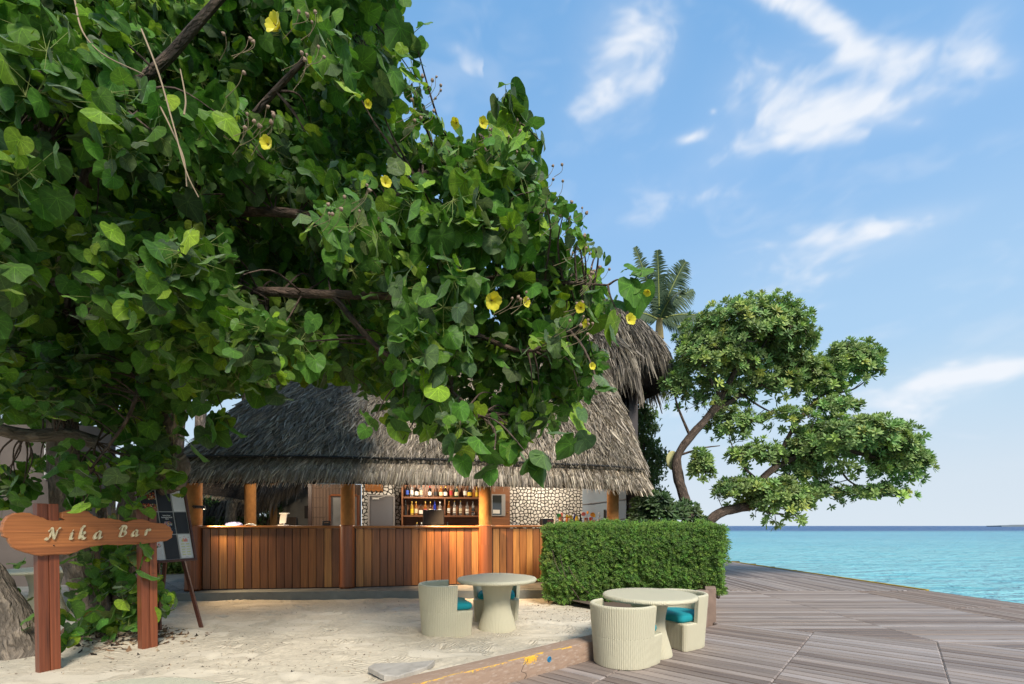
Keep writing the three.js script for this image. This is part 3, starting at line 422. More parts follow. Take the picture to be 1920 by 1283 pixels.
{ // carved sign over the door
  const [s0, y0, d] = onWall(685, 908, 0.05), [s1, y1] = onWall(717, 921, 0.05), w = s1 - s0, h = y0 - y1;
  const sh = new THREE.Shape(); sh.moveTo(-w / 2, -h / 2 + 0.02); for (let i = 0; i <= 12; i++) sh.lineTo(lerp(-w / 2, w / 2, i / 12), -h / 2 + 0.03 * Math.sin(i * 1.9)); for (let i = 12; i >= 0; i--) sh.lineTo(lerp(-w / 2, w / 2, i / 12), h / 2 + 0.025 * Math.sin(i * 1.3 + 1));
  const g = new THREE.ExtrudeGeometry(sh, { depth: 0.03, bevelEnabled: true, bevelSize: 0.008, bevelThickness: 0.008, bevelSegments: 2 }); metreUV(g);
  const o = part('door_plaque', g, woodMat(0.42, 0.17, 0.04), scene); o.position.copy(onWallPos((s0 + s1) / 2, (y0 + y1) / 2, 0.012)); o.rotation.y = WA; tag(o, 'small orange wooden plaque on the mosaic wall above the steel door', 'plaque');
}
const SHELF_Y = [932, 966.5, 986].map((py) => onWall(828, py, 0.3)[1]);
{
  const [s0] = onWall(754, 950, 0.3), [s1] = onWall(905, 950, 0.3), yT = 2.75, o = onWallPos(0, 0, 0), t = thing('bottle_shelf', V(o.x, 0, o.z), WA); tag(t, 'brown wooden back-bar shelving lined with bottles', 'shelf');
  const w = s1 - s0, mid = (s0 + s1) / 2, add = (name, w2, h, d, x, y, z) => { const m = part(name, box(w2, h, d, 0.004), shelfWood, t); m.position.set(x, y, z); return m; };
  add('back_panel', w, yT - TERR, 0.02, mid, (yT + TERR) / 2, 0.012);
  for (const y of SHELF_Y.slice(0, 2)) add('shelf_board', w - 0.05, 0.045, 0.29, mid, y - 0.024, 0.168);
  add('shelf_board', w - 0.05, 0.03, 0.29, mid, SHELF_Y[2] - 0.28, 0.168); add('shelf_top', w, 0.04, 0.3, mid, yT, 0.17);
  for (const px of [754, 905]) add('side_panel', 0.035, yT - TERR - 0.03, 0.3, onWall(px, 950, 0.3)[0], (yT + TERR) / 2, 0.172);
  const div = (px, a, b) => add('divider', 0.03, b - a - 0.05, 0.27, onWall(px, 950, 0.3)[0], (a + b) / 2 , 0.16);
  div(798, SHELF_Y[0], 2.7); div(834, SHELF_Y[1], SHELF_Y[0]);
  part('gallery_rail', merged([bar(V(onWall(836, 950, 0.3)[0], SHELF_Y[1] + 0.1, 0.3), V(s1, SHELF_Y[1] + 0.1, 0.3), 0.009)]), shelfWood, t);
  add('base_cupboard', w - 0.06, SHELF_Y[2] - 0.3 - TERR, 0.26, mid, (SHELF_Y[2] - 0.3 + TERR) / 2, 0.155);
}
// bottles: three shapes, each body, cap and paper label
const glassOf = (r, g, b, rough = 0.12) => phys({ color: lin(r, g, b), roughness: rough, clearcoat: 0.6, clearcoatRoughness: 0.1 });
const clearGlass = phys({ color: lin(0.86, 0.9, 0.9), roughness: 0.05, transmission: 0.85, thickness: 0.02, ior: 1.3 });
const bottleShape = [[[0, 0], [0.036, 0], [0.038, 0.01], [0.038, 0.19], [0.03, 0.225], [0.014, 0.25], [0.013, 0.3]], [[0, 0], [0.044, 0], [0.046, 0.01], [0.046, 0.14], [0.036, 0.18], [0.015, 0.2], [0.014, 0.24]], [[0, 0], [0.033, 0], [0.034, 0.01], [0.034, 0.23], [0.022, 0.255], [0.013, 0.28], [0.013, 0.34]]].map((p) => lathe([...p, [0, p[6][1]]], 14));
const capShape = [0.3, 0.24, 0.34].map((h) => lathe([[0.0145, h - 0.02], [0.016, h - 0.02], [0.016, h + 0.018], [0, h + 0.018]], 10)), labelShape = [[0.0388, 0.05, 0.15], [0.0468, 0.035, 0.12], [0.0348, 0.06, 0.17]].map(([r, a, b]) => lathe([[r, a], [r, b]], 14));
const CAPS = { black: mat({ color: lin(0.015, 0.015, 0.017), roughness: 0.4 }), gold: mat({ color: lin(0.55, 0.36, 0.08), metalness: 0.8, roughness: 0.35 }), red: mat({ color: lin(0.4, 0.02, 0.02), roughness: 0.4 }), white: mat({ color: lin(0.75, 0.74, 0.7), roughness: 0.5 }) };
const LABELS = { white: mat({ color: lin(0.75, 0.72, 0.64), roughness: 0.8, side: THREE.DoubleSide }), cream: mat({ color: lin(0.62, 0.52, 0.33), roughness: 0.8, side: THREE.DoubleSide }), black: mat({ color: lin(0.02, 0.02, 0.022), roughness: 0.7, side: THREE.DoubleSide }), red: mat({ color: lin(0.4, 0.03, 0.025), roughness: 0.7, side: THREE.DoubleSide }), yellow: mat({ color: lin(0.75, 0.5, 0.03), roughness: 0.7, side: THREE.DoubleSide }), blue: mat({ color: lin(0.03, 0.08, 0.4), roughness: 0.7, side: THREE.DoubleSide }) };
const GLASS = { dark: glassOf(0.012, 0.011, 0.01), amber: glassOf(0.24, 0.08, 0.012), green: glassOf(0.012, 0.05, 0.02), clear: clearGlass, blue: glassOf(0.012, 0.03, 0.3), gold: glassOf(0.4, 0.24, 0.04), brown: glassOf(0.08, 0.03, 0.012), white: glassOf(0.8, 0.79, 0.75, 0.3), yellow: glassOf(0.8, 0.5, 0.02, 0.3), red: glassOf(0.42, 0.03, 0.015) };
const bottleProto = {};
function bottle(shape, glass, label, cap, pos, s, text, group) {
  const key = [shape, glass, label, cap].join(); let o;
  if (!bottleProto[key]) { o = bottleProto[key] = new THREE.Group(); part('glass_body', bottleShape[shape], GLASS[glass], o); part('cap', capShape[shape], CAPS[cap], o); if (label) part('paper_label', labelShape[shape], LABELS[label], o); } else o = bottleProto[key].clone();
  o.name = numbered('bottle'); o.position.copy(pos); o.scale.setScalar(s); scene.add(o); return tag(o, text, 'bottle', group);
}
{
  const ord = ['first', 'second', 'third', 'fourth', 'fifth', 'sixth', 'seventh', 'eighth', 'ninth', 'tenth', 'eleventh', 'twelfth', 'thirteenth', 'fourteenth'];
  const top = [[553, 0, 'dark', 'blue', 'black'], [600, 0, 'clear', 'white', 'red'], [648, 1, 'dark', 'white', 'black'], [693, 0, 'clear', 'cream', 'red'], [780, 1, 'dark', 'white', 'red'], [838, 1, 'brown', 'black', 'black'], [893, 1, 'amber', 'cream', 'gold'], [938, 1, 'dark', 'white', 'gold'], [992, 0, 'amber', 'red', 'black'], [1048, 1, 'green', 'cream', 'gold'], [1133, 0, 'brown', 'white', 'black'], [1178, 1, 'dark', 'yellow', 'black'], [1222, 0, 'amber', null, 'white'], [1253, 1, 'gold', 'yellow', 'gold']];
  const mid = [[537, 2, 'dark', null, 'black'], [600, 0, 'gold', 'yellow', 'gold'], [642, 0, 'amber', 'cream', 'gold'], [690, 1, 'brown', 'white', 'black'], [735, 0, 'amber', 'red', 'gold'], [785, 0, 'brown', 'cream', 'gold'], [830, 2, 'blue', null, 'black'], [882, 0, 'clear', 'white', 'white'], [970, 2, 'amber', 'white', 'gold'], [1027, 2, 'clear', 'white', 'gold'], [1088, 2, 'clear', 'cream', 'gold'], [1155, 0, 'clear', 'white', 'black'], [1213, 2, 'clear', 'black', 'black']];
  const low = [[553, 1, 'dark', 'cream', 'black'], [650, 0, 'clear', 'red', 'gold'], [697, 0, 'clear', 'white', 'white'], [958, 0, 'clear', 'white', 'black']];
  const desc = (sh, g, l, c) => `${g} glass, ${l ? l + ' label' : c + ' cap'}`;
  [[top, SHELF_Y[0], 'on the top shelf', 'bottles on the top shelf'], [mid, SHELF_Y[1], 'on the middle shelf', 'bottles on the middle shelf'], [low, SHELF_Y[2] - 0.265, 'on the lowest shelf', 'bottles on the lowest shelf']].forEach(([list, y, where, group]) => list.forEach(([cx, sh, g, l, c], i) => { const [s] = onWall(660 + cx / 5.347, 950, 0.2); bottle(sh, g, l, c, onWallPos(s, y, 0.2), sh === 0 && list === mid ? 1.12 : 1.1, `${ord[i]} bottle from left ${where}, ${desc(sh, g, l, c)}`, group); }));
}
{ // cabinet with glazed door to the right of the shelves
  const [s0] = onWall(900, 950, 0.3), [s1] = onWall(957, 950, 0.3), t = thing('wall_cabinet', onWallPos((s0 + s1) / 2 + 0.02, 0, 0.02), WA); tag(t, 'brown wooden cabinet with a small glass door beside the mosaic wall', 'cabinet');
  const w = s1 - s0 - 0.06, c = part('carcass', box(w, 2.4, 0.28, 0.006), shelfWood, t); c.position.set(0, TERR + 1.2, 0.13);
  const [g0, gy0] = onWall(922, 928, 0.3), [g1, gy1] = onWall(946, 967, 0.3), mx = (g0 + g1) / 2 - (s0 + s1) / 2 - 0.02, fr = (x, y, a, b) => { const m = part('door_frame', box(a, b, 0.03), mat({ color: lin(0.35, 0.34, 0.33), roughness: 0.4, metalness: 0.3 }), t); m.position.set(x, y, 0.285); };
  const W = g1 - g0, H = gy0 - gy1, my = (gy0 + gy1) / 2; fr(mx - W / 2, my, 0.035, H); fr(mx + W / 2 - 0.03, my, 0.1, H); fr(mx, gy0, W + 0.03, 0.03); fr(mx, gy1, W + 0.03, 0.03);
  const gl = part('glass_pane', box(W - 0.03, H - 0.03, 0.008), phys({ color: lin(0.03, 0.035, 0.034), roughness: 0.08, clearcoat: 1 }), t); gl.position.set(mx, my, 0.28);
  const no = part('paper_notice', box(W * 0.55, 0.1, 0.004), mat({ color: lin(0.7, 0.68, 0.64) }), t); no.position.set(mx - 0.05, gy1 + 0.1, 0.29);
  const kn = part('knob', moved(new THREE.SphereGeometry(0.016, 10, 8), onWall(952, 962, 0.3)[0] - (s0 + s1) / 2 - 0.02, onWall(952, 962, 0.3)[1], 0.29), CAPS.gold, t);
}
{ // reed screens, dark doorway and far pavilion to the left
  const t = thing('reed_screen', onWallPos(-1.0, 0, -0.25), WA - 0.02); tag(t, 'brown woven reed screen wall left of the steel door', 'reed screen'); reseed(66);
  const M = [[0.17, 0.115, 0.085], [0.125, 0.085, 0.065], [0.21, 0.145, 0.11]].map(([r, g, b]) => vWood(r, g, b, 0.9)); const [a] = onWall(580, 950), x0 = a + 1.0, x1 = 0.95, n = 46;
  const lists = [[], [], []]; for (let i = 0; i < n; i++) lists[i % 3].push(moved(lathe([[0, 0], [0.016, 0], [0.016, 2.3], [0, 2.3]], 6), lerp(x0, x1, (i + 0.5) / n), TERR, rr(-0.004, 0.004))); lists.forEach((l, i) => part('reeds', merged(l), M[i], t, 'stuff'));
  for (let k = 0; k < 9; k++) { const b = part('binding', box(x1 - x0, 0.014, 0.03), M[1], t); b.position.set((x0 + x1) / 2, TERR + 0.2 + k * 0.25, 0.008); }
  const f = part('jamb', box(0.09, 2.4, 0.1), darkWood, t); f.position.set(x0 - 0.04, TERR + 1.2, 0);
  const bk = part('screen_backing', box(x1 - x0, 2.3, 0.02), mat({ color: lin(0.06, 0.042, 0.032) }), t); bk.position.set((x0 + x1) / 2, TERR + 1.15, -0.03);
}
{ // framed chalkboard leaning on the counter behind the second column
  const t = thing('chalkboard', at(645, 955, 11.0).setY(0), 0.15); tag(t, 'grey chalkboard in a brown frame behind the second front column', 'chalkboard');
  const w = 0.64, y0 = 1.36, y1 = 2.22, m = part('board_panel', box(w - 0.05, y1 - y0 - 0.05, 0.02), mat({ color: lin(0.34, 0.335, 0.325), map: rep(TX.rough, 1.5, 1.5), roughness: 0.7 }), t); m.position.set(0, (y0 + y1) / 2, 0);
  for (const [x, y, a, b] of [[-w / 2, (y0 + y1) / 2, 0.05, y1 - y0], [w / 2, (y0 + y1) / 2, 0.05, y1 - y0], [0, y0, w - 0.05, 0.05], [0, y1, w - 0.05, 0.05]]) { const o = part('frame', box(a, b, 0.045), redWood, t); o.position.set(x, y, 0.003); }
  const f = part('stand', box(0.05, 1.1, 0.04), darkWood, t); f.position.set(0, TERR + 0.55, -0.04);
}
{ // staff pavilion seen through the left bay: pale wall, dark arch, thatch fringe
  const t = thing('pavilion', at(560, 950, 15.5).setY(0), 0.12); tag(t, 'pale rear building with dark doorway and low thatch seen through the bar', 'building'); reseed(67);
  const w = part('wall', box(2.1, 2.6, 0.15), mat({ color: lin(0.42, 0.385, 0.33), map: rep(TX.rough, 0.7, 0.7), roughness: 0.9 }), t); w.position.set(0.35, 1.6, 0); const w2 = part('dado', box(2.1, 1.0, 0.06), darkWood, t); w2.position.set(0.35, 1.02, 0.11);
  const p = part('doorway', box(0.55, 2.5, 0.1), mat({ color: lin(0.02, 0.016, 0.014) }), t); p.position.set(0.9, 1.5, 0.06); const h = part('hatch', box(0.4, 0.42, 0.06), mat({ color: lin(0.08, 0.06, 0.05) }), t); h.position.set(0.42, 1.95, 0.1);
  const l = part('low_wall', box(2.6, 1.65, 0.12), vWood(0.2, 0.14, 0.1, 0.9), t); l.position.set(-1.2, 0.95, 0.5);
  const cols = []; for (let i = 0; i < 7; i++) { const x = -2.3 + i * 0.5; cols.push([V(x, 1.95 + Math.max(0, i - 3) * 0.28, 1.5), V(x, 2.3 + Math.max(0, i - 3) * 0.24, 1.2), V(x, 3.0, 0.5), V(x, 3.9, -0.4)]); }
  thatch(t, 'thatch', cols, false, 2600, 0.45, () => 0.13, { messy: 0.3, droop: 0.6 });
  const c = part('post', lathe([[0, 0.1], [0.11, 0.1], [0.11, 3], [0, 3]], 16), mat({ color: lin(0.42, 0.2, 0.06), map: rep(TX.rough, 3, 3), roughness: 0.85 }), t); c.position.set(-0.52, 0, 0.75);
}
{ // clear roll-down rain blind on the right bay, dark room behind
  const a = [1.95, 12.85], b = [3.1, 12.6], l = Math.hypot(b[0] - a[0], b[1] - a[1]), t = thing('rain_blind', V((a[0] + b[0]) / 2, 0, -(a[1] + b[1]) / 2), Math.atan2(b[1] - a[1], b[0] - a[0])); tag(t, 'hazy blue-grey plastic rain blind right of the mosaic wall', 'blind');
  const s = part('plastic_sheet', surface(14, 10, (u, v) => V((u - 0.5) * l, 0.5 + v * 2.2, 0.02 * Math.sin(u * 9 + v * 2) + 0.012 * Math.sin(v * 17))), phys({ color: lin(0.42, 0.5, 0.6), roughness: 0.22, transmission: 0.35, thickness: 0, side: THREE.DoubleSide, clearcoat: 0.8, clearcoatRoughness: 0.15 }), t);
  for (const y of [1.55, 2.08]) { const o = part('batten', bar(V(-l / 2, y, 0.03), V(l / 2, y + 0.14, 0.03), 0.012), mat({ color: lin(0.2, 0.19, 0.2), roughness: 0.5 }), t); }
  const k = part('buckle', box(0.06, 0.24, 0.02), mat({ color: lin(0.02, 0.02, 0.02) }), t); k.position.set(0.02, 1.82, 0.05);
}
// ---------------------------------------------------------------- things on the counter
const onCounter = (px, bay, back) => { const a = POST[bay], b = POST[bay + 1], k = (px - CX) / F, l = Math.hypot(b[0] - a[0], b[1] - a[1]), ux = (b[0] - a[0]) / l, ud = (b[1] - a[1]) / l, ox = a[0] - ud * back, od = a[1] + ux * back, d = (ox * ud - od * ux) / (k * ud - ux); return V(k * d, CT + (bay === 2 ? 0.012 : 0), -d); };
{
  const q = (cx) => 920 + cx / 5.833, y = (p, dz = 0) => p.clone();
  bottle(2, 'white', null, 'white', onCounter(q(707), 2, 0.2), 0.86, 'opaque white bottle standing leftmost among the drinks on the counter', 'drinks on the counter');
  bottle(1, 'yellow', 'yellow', 'black', onCounter(q(943), 2, 0.16), 0.95, 'bright yellow bottle among the drinks on the counter', 'drinks on the counter');
  bottle(2, 'blue', null, 'black', onCounter(q(915), 2, 0.32), 0.8, 'deep blue bottle behind the yellow bottle on the counter', 'drinks on the counter');
  bottle(0, 'dark', 'black', 'black', onCounter(q(985), 2, 0.22), 0.75, 'black bottle right of the yellow bottle on the counter', 'drinks on the counter');
  bottle(2, 'clear', 'white', 'white', onCounter(q(1185), 2, 0.24), 0.84, 'clear glass bottle standing rightmost among the drinks on the counter', 'drinks on the counter');
  bottle(0, 'clear', 'white', 'black', onCounter(q(893), 2, 0.26), 0.6, 'small clear bottle left of the yellow bottle on the counter', 'drinks on the counter');
  const tall = lathe([[0, 0], [0.03, 0], [0.034, 0.004], [0.038, 0.15], [0, 0.15]], 16), hurr = lathe([[0, 0], [0.032, 0], [0.03, 0.008], [0.008, 0.02], [0.008, 0.04], [0.034, 0.07], [0.03, 0.12], [0.036, 0.18], [0, 0.178]], 16);
  const fruitM = { orange: mat({ color: lin(0.75, 0.27, 0.02), roughness: 0.5 }), yellow: mat({ color: lin(0.75, 0.55, 0.05), roughness: 0.5 }), green: mat({ color: lin(0.05, 0.3, 0.06), roughness: 0.5 }), pink: mat({ color: lin(0.7, 0.16, 0.13), roughness: 0.5 }), red: mat({ color: lin(0.5, 0.025, 0.015), roughness: 0.4 }) };
  const drink = (px, back, g, glass, trim, label, s = 1) => { const t = thing('cocktail', onCounter(px, 2, back)); t.scale.setScalar(s); tag(t, label, 'cocktail', 'cocktails on the counter'); part('filled_glass', g, glass, t); const h = g === tall ? 0.15 : 0.18; trim.forEach(([kind, x, y, r], i) => part('fruit_slice', moved(lathe([[0, -0.006], [r, -0.006], [r * 1.05, 0], [r, 0.006], [0, 0.006]], 14), x, h + y, 0.01, 0.4, 1.3, 0.5 + i), fruitM[kind], t)); part('straw', bar(V(0, h - 0.02, 0), V(0.03, h + 0.07, 0), 0.004), CAPS.red, t); return t; };
  const peach = glassOf(0.62, 0.2, 0.06), sunrise = glassOf(0.75, 0.2, 0.02), redG = glassOf(0.5, 0.06, 0.015), brownG = glassOf(0.28, 0.08, 0.03), pinkG = glassOf(0.65, 0.22, 0.2);
  drink(q(765), 0.2, tall, peach, [['green', -0.03, 0.02, 0.04], ['pink', 0.02, 0.04, 0.035]], 'peach cocktail with green and pink fruit beside the white bottle', 1.25);
  drink(q(835), 0.15, hurr, sunrise, [['yellow', 0.0, 0.03, 0.03]], 'orange to yellow cocktail in a curved glass near the yellow bottle', 1);
  drink(q(872), 0.3, tall, pinkG, [['yellow', 0, 0.03, 0.05], ['yellow', 0.03, 0.0, 0.04]], 'cocktail topped with pineapple slices behind the yellow bottle', 1);
  drink(q(1043), 0.18, tall, brownG, [['pink', -0.05, 0.07, 0.04], ['orange', 0.03, 0.1, 0.03]], 'brown cocktail in a tall glass near the middle of the drinks', 1.15);
  drink(q(1098), 0.17, tall, redG, [['orange', 0.03, 0.05, 0.045], ['yellow', 0.06, 0.03, 0.03]], 'red cocktail with an orange slice right of the brown cocktail', 1.2);
  drink(q(1133), 0.13, hurr, pinkG, [['pink', 0, -0.02, 0.04]], 'small pink cocktail in front of the clear bottle', 0.6);
  const bowl = thing('fruit_bowl', onCounter(q(1105), 2, 0.28)); tag(bowl, 'low red bowl of fruit among the drinks on the counter', 'bowl'); part('bowl', lathe([[0, 0], [0.06, 0], [0.11, 0.05], [0.1, 0.05], [0.05, 0.012], [0, 0.012]], 18), GLASS.red, bowl); for (let i = 0; i < 5; i++) part('fruit', moved(new THREE.SphereGeometry(0.03, 10, 8), 0.05 * Math.cos(i * 1.3), 0.05, 0.05 * Math.sin(i * 1.3)), fruitM[['orange', 'red', 'yellow', 'orange', 'green'][i]], bowl);
  const lemon = part('dark_coconut', merged([new THREE.SphereGeometry(0.045, 14, 10).translate(0, 0.043, 0)]), mat({ color: lin(0.04, 0.022, 0.013), bumpMap: rep(TX.barkBump, 1, 1), bumpScale: 0.01 }), scene); lemon.position.copy(onCounter(q(778), 2, 0.08)); tag(lemon, 'small dark coconut in front of the peach cocktail', 'coconut');
  const radio = thing('till_printer', onCounter(q(612), 2, 0.32), 0.25); tag(radio, 'black box with a small display left of the drinks on the counter', 'printer'); const rb = part('casing', box(0.28, 0.15, 0.2, 0.02), mat({ color: lin(0.02, 0.02, 0.022), roughness: 0.4 }), radio); rb.position.y = 0.075; const rd = part('display', box(0.13, 0.05, 0.006), mat({ color: lin(0.16, 0.05, 0.05), roughness: 0.3 }), radio); rd.position.set(0.05, 0.09, 0.101);
  const caddy = thing('napkin_holder', onCounter(966, 2, 0.25), 0.2); tag(caddy, 'small chrome napkin holder on the counter below the wall cabinet', 'holder'); part('wire', merged([moved(new THREE.TorusGeometry(0.06, 0.006, 6, 16, Math.PI), 0, 0.01, 0), moved(new THREE.TorusGeometry(0.06, 0.006, 6, 16, Math.PI), 0, 0.01, 0.05), moved(box(0.14, 0.012, 0.08), 0, 0.006, 0.025)]), mat({ color: lin(0.6, 0.6, 0.6), metalness: 1, roughness: 0.25 }), caddy);
}
{ // dark back of the till screen
  const t = thing('till_screen', onCounter(813, 1, 0.42), 0.18); tag(t, 'black back of a till screen standing on the counter before the shelves', 'screen'); const dk = mat({ color: lin(0.011, 0.011, 0.014), roughness: 0.55, bumpMap: rep(TX.cloth, 4, 4), bumpScale: 0.001 });
  const b = part('screen_back', box(0.45, 0.33, 0.05, 0.02), dk, t); b.position.set(0, 0.175, 0); const f = part('foot', box(0.3, 0.015, 0.2), dk, t); f.position.y = 0.008; const k = part('hinge', box(0.12, 0.06, 0.09), dk, t); k.position.set(0, 0.04, 0.05);
}
{ // left bay: white reading lamp stand, folded cloths, small black things
  const t = thing('card_reader_stand', onCounter(531, 0, 0.28), -0.3); tag(t, 'white tilted order tablet stand on the left counter', 'tablet stand'); const w = mat({ color: lin(0.8, 0.79, 0.76), roughness: 0.4 }); const a = part('tablet', box(0.16, 0.2, 0.016, 0.006), w, t); a.position.set(0, 0.14, 0); a.rotation.set(-0.3, 0, 0.12); const b = part('base', box(0.15, 0.02, 0.14, 0.006), w, t); b.position.y = 0.01; const c = part('cap_bar', box(0.22, 0.025, 0.05, 0.008), w, t); c.position.set(0, 0.245, -0.03); part('neck', bar(V(0, 0.02, -0.02), V(0, 0.12, -0.02), 0.015), w, t);
  const cl = part('folded_cloth', surface(24, 10, (u, v) => { const a = u * 2 * Math.PI, r = Math.sin(Math.PI * (1 - v) / 2) * (0.16 + 0.02 * Math.sin(a * 3)); return V(r * Math.cos(a), 0.002 + 0.075 * Math.pow(v, 0.7) + 0.012 * Math.sin(a * 5 + v * 4) * (1 - v) * v * 4, r * 0.7 * Math.sin(a)); }), mat({ color: lin(0.30, 0.33, 0.62), roughness: 0.9, side: THREE.DoubleSide }), scene); cl.position.copy(onCounter(440, 0, 0.22)); tag(cl, 'pale blue folded cloth lying on the left counter', 'cloth');
  const nap = part('white_napkin', surface(16, 8, (u, v) => V((u - 0.5) * 0.22, 0.004 + 0.035 * Math.exp(-(((u - 0.5) * 4) ** 2)) + 0.01 * Math.sin(v * 8 + u * 5), (v - 0.5) * 0.16)), mat({ color: lin(0.78, 0.77, 0.74), roughness: 0.9, side: THREE.DoubleSide }), scene); nap.position.copy(onCounter(470, 0, 0.2)); tag(nap, 'crumpled white napkin beside the tablet stand', 'napkin');
  const ph = thing('telephone', onCounter(612, 0, 0.3), 0.3); tag(ph, 'small black desk telephone before the chalkboard', 'telephone'); const db = mat({ color: lin(0.013, 0.013, 0.014), roughness: 0.4 }); const pb = part('base', box(0.16, 0.05, 0.14, 0.012), db, ph); pb.position.y = 0.025; part('handset', merged([moved(box(0.16, 0.025, 0.035, 0.01), 0, 0.085, 0), moved(box(0.04, 0.035, 0.045, 0.012), -0.06, 0.068, 0), moved(box(0.04, 0.035, 0.045, 0.012), 0.06, 0.068, 0)]), db, ph);
}
{ // wall lamp on the first column: dark twisted arm with a lit bulb, and its light on the planks
  const p = at(370, 951, 8.72), t = thing('arm_lamp', p); tag(t, 'dark twisted arm lamp with lit bulb on the leftmost front column', 'lamp');
  const pts = []; for (let i = 0; i <= 60; i++) { const a = i / 60 * Math.PI * 14; pts.push(V(-0.08 + i / 60 * 0.2, 0.022 * Math.sin(a), 0.022 * Math.cos(a))); }
  part('twisted_arm', new THREE.TubeGeometry(new THREE.CatmullRomCurve3(pts), 160, 0.009, 5), mat({ color: lin(0.012, 0.01, 0.01), roughness: 0.4 }), t); part('shade', moved(lathe([[0.016, 0], [0.03, -0.03], [0.038, -0.06]], 16), 0.135, 0.02, 0.02), mat({ color: lin(0.015, 0.012, 0.012), roughness: 0.4, side: THREE.DoubleSide }), t);
  const bulb = part('bulb', moved(new THREE.SphereGeometry(0.02, 12, 10), 0.135, -0.025, 0.02), mat({ color: 0xffffff, emissive: lin(1, 0.8, 0.55), emissiveIntensity: 6 }), t);
  const l = new THREE.SpotLight(new THREE.Color(1, 0.72, 0.42), 9, 0, 1.05, 0.8, 2); l.position.set(0.135, -0.06, 0.03); l.target.position.set(1.1, -0.75, 0.0); l.castShadow = true; l.shadow.radius = 1.5; t.add(l, l.target);
}
for (const [px, label] of [[800, 'round paper lantern hung under the rafters before the bottle shelf'], [1010, 'round paper lantern hung under the rafters before the mosaic wall'], [560, 'round paper lantern hung under the rafters before the reed screen']]) {
  const p = onWallPos(onWall(px, 950)[0], 2.72, 1.15), t = thing('ceiling_lamp', p); tag(t, label, 'lamp', 'lanterns inside the bar'); part('globe', new THREE.SphereGeometry(0.11, 18, 12), mat({ color: lin(0.8, 0.7, 0.55), emissive: lin(1, 0.8, 0.55), emissiveIntensity: 3 }), t); part('flex', bar(V(0, 0.1, 0), V(0, 1.2, 0), 0.006), CAPS.black, t);
  const l = new THREE.PointLight(new THREE.Color(1, 0.84, 0.64), 6); l.castShadow = true; l.shadow.radius = 5; t.add(l);
}
{ // its twin, fixed under the eave near the third column, whose light falls on that column and the planks
  const p = V(-1.45, 2.34, -8.95), t = thing('eave_lamp', p); tag(t, 'small spotlight fixed under the thatch eave left of the third column', 'lamp');
  part('shade', lathe([[0.012, 0.05], [0.035, 0.045], [0.05, -0.05], [0.046, -0.05]], 16), mat({ color: lin(0.015, 0.012, 0.012), roughness: 0.4, side: THREE.DoubleSide }), t); part('hanger', bar(V(0, 0.04, 0), V(0, 0.3, 0), 0.01), darkWood, t); part('bulb', moved(new THREE.SphereGeometry(0.026, 12, 10), 0, -0.03, 0), mat({ color: 0xffffff, emissive: lin(1, 0.78, 0.5), emissiveIntensity: 5 }), t);
  const l = new THREE.SpotLight(new THREE.Color(1, 0.66, 0.34), 30, 0, 0.95, 0.9, 2); l.position.set(0, -0.07, 0); l.target.position.set(0.75, -1.3, -0.7); l.castShadow = true; l.shadow.radius = 2; t.add(l, l.target);
}

// ================================================================ woven tub chairs and round tables
const wicker = mat({ color: lin(0.62, 0.57, 0.40), bumpMap: rep(TX.weave, 20, 42), bumpScale: 0.006, roughness: 0.62 });
const teal = mat({ color: lin(0.0, 0.235, 0.27), bumpMap: rep(TX.cloth, 8, 8), bumpScale: 0.0012, roughness: 0.85 });
// closed D-shaped outline, front towards +z; t = 0 at the middle of the front edge
function dOutline(hw, zf, rc, concave, n) {
  const P = []; for (let i = 0; i <= 8; i++) { const x = i / 8 * (hw - rc); P.push([x, zf - concave * (1 - (x / hw) ** 2)]); } for (let i = 1; i <= 8; i++) { const a = Math.PI / 2 * (1 - i / 8); P.push([hw - rc + rc * Math.cos(a), zf - rc + rc * Math.sin(a)]); }
  for (let i = 1; i <= 4; i++) P.push([hw, (zf - rc) * (1 - i / 4)]); for (let i = 1; i <= 24; i++) { const a = i / 48 * Math.PI; P.push([hw * Math.cos(a), -hw * Math.sin(a)]); }
  const half = P.slice(), all = [...half, ...half.slice(1, -1).reverse().map(([x, z]) => [-x, z])]; all.push(all[0]);
  const L = [0]; for (let i = 1; i < all.length; i++) L.push(L[i - 1] + Math.hypot(all[i][0] - all[i - 1][0], all[i][1] - all[i - 1][1])); const T = L[L.length - 1], out = []; let k = 0;
  for (let i = 0; i <= n; i++) { const s = i / n * T; while (k < L.length - 2 && L[k + 1] < s) k++; const u = (s - L[k]) / (L[k + 1] - L[k] || 1); out.push([lerp(all[k][0], all[k + 1][0], u), lerp(all[k][1], all[k + 1][1], u), s]); }
  return { pts: out, length: T };
}
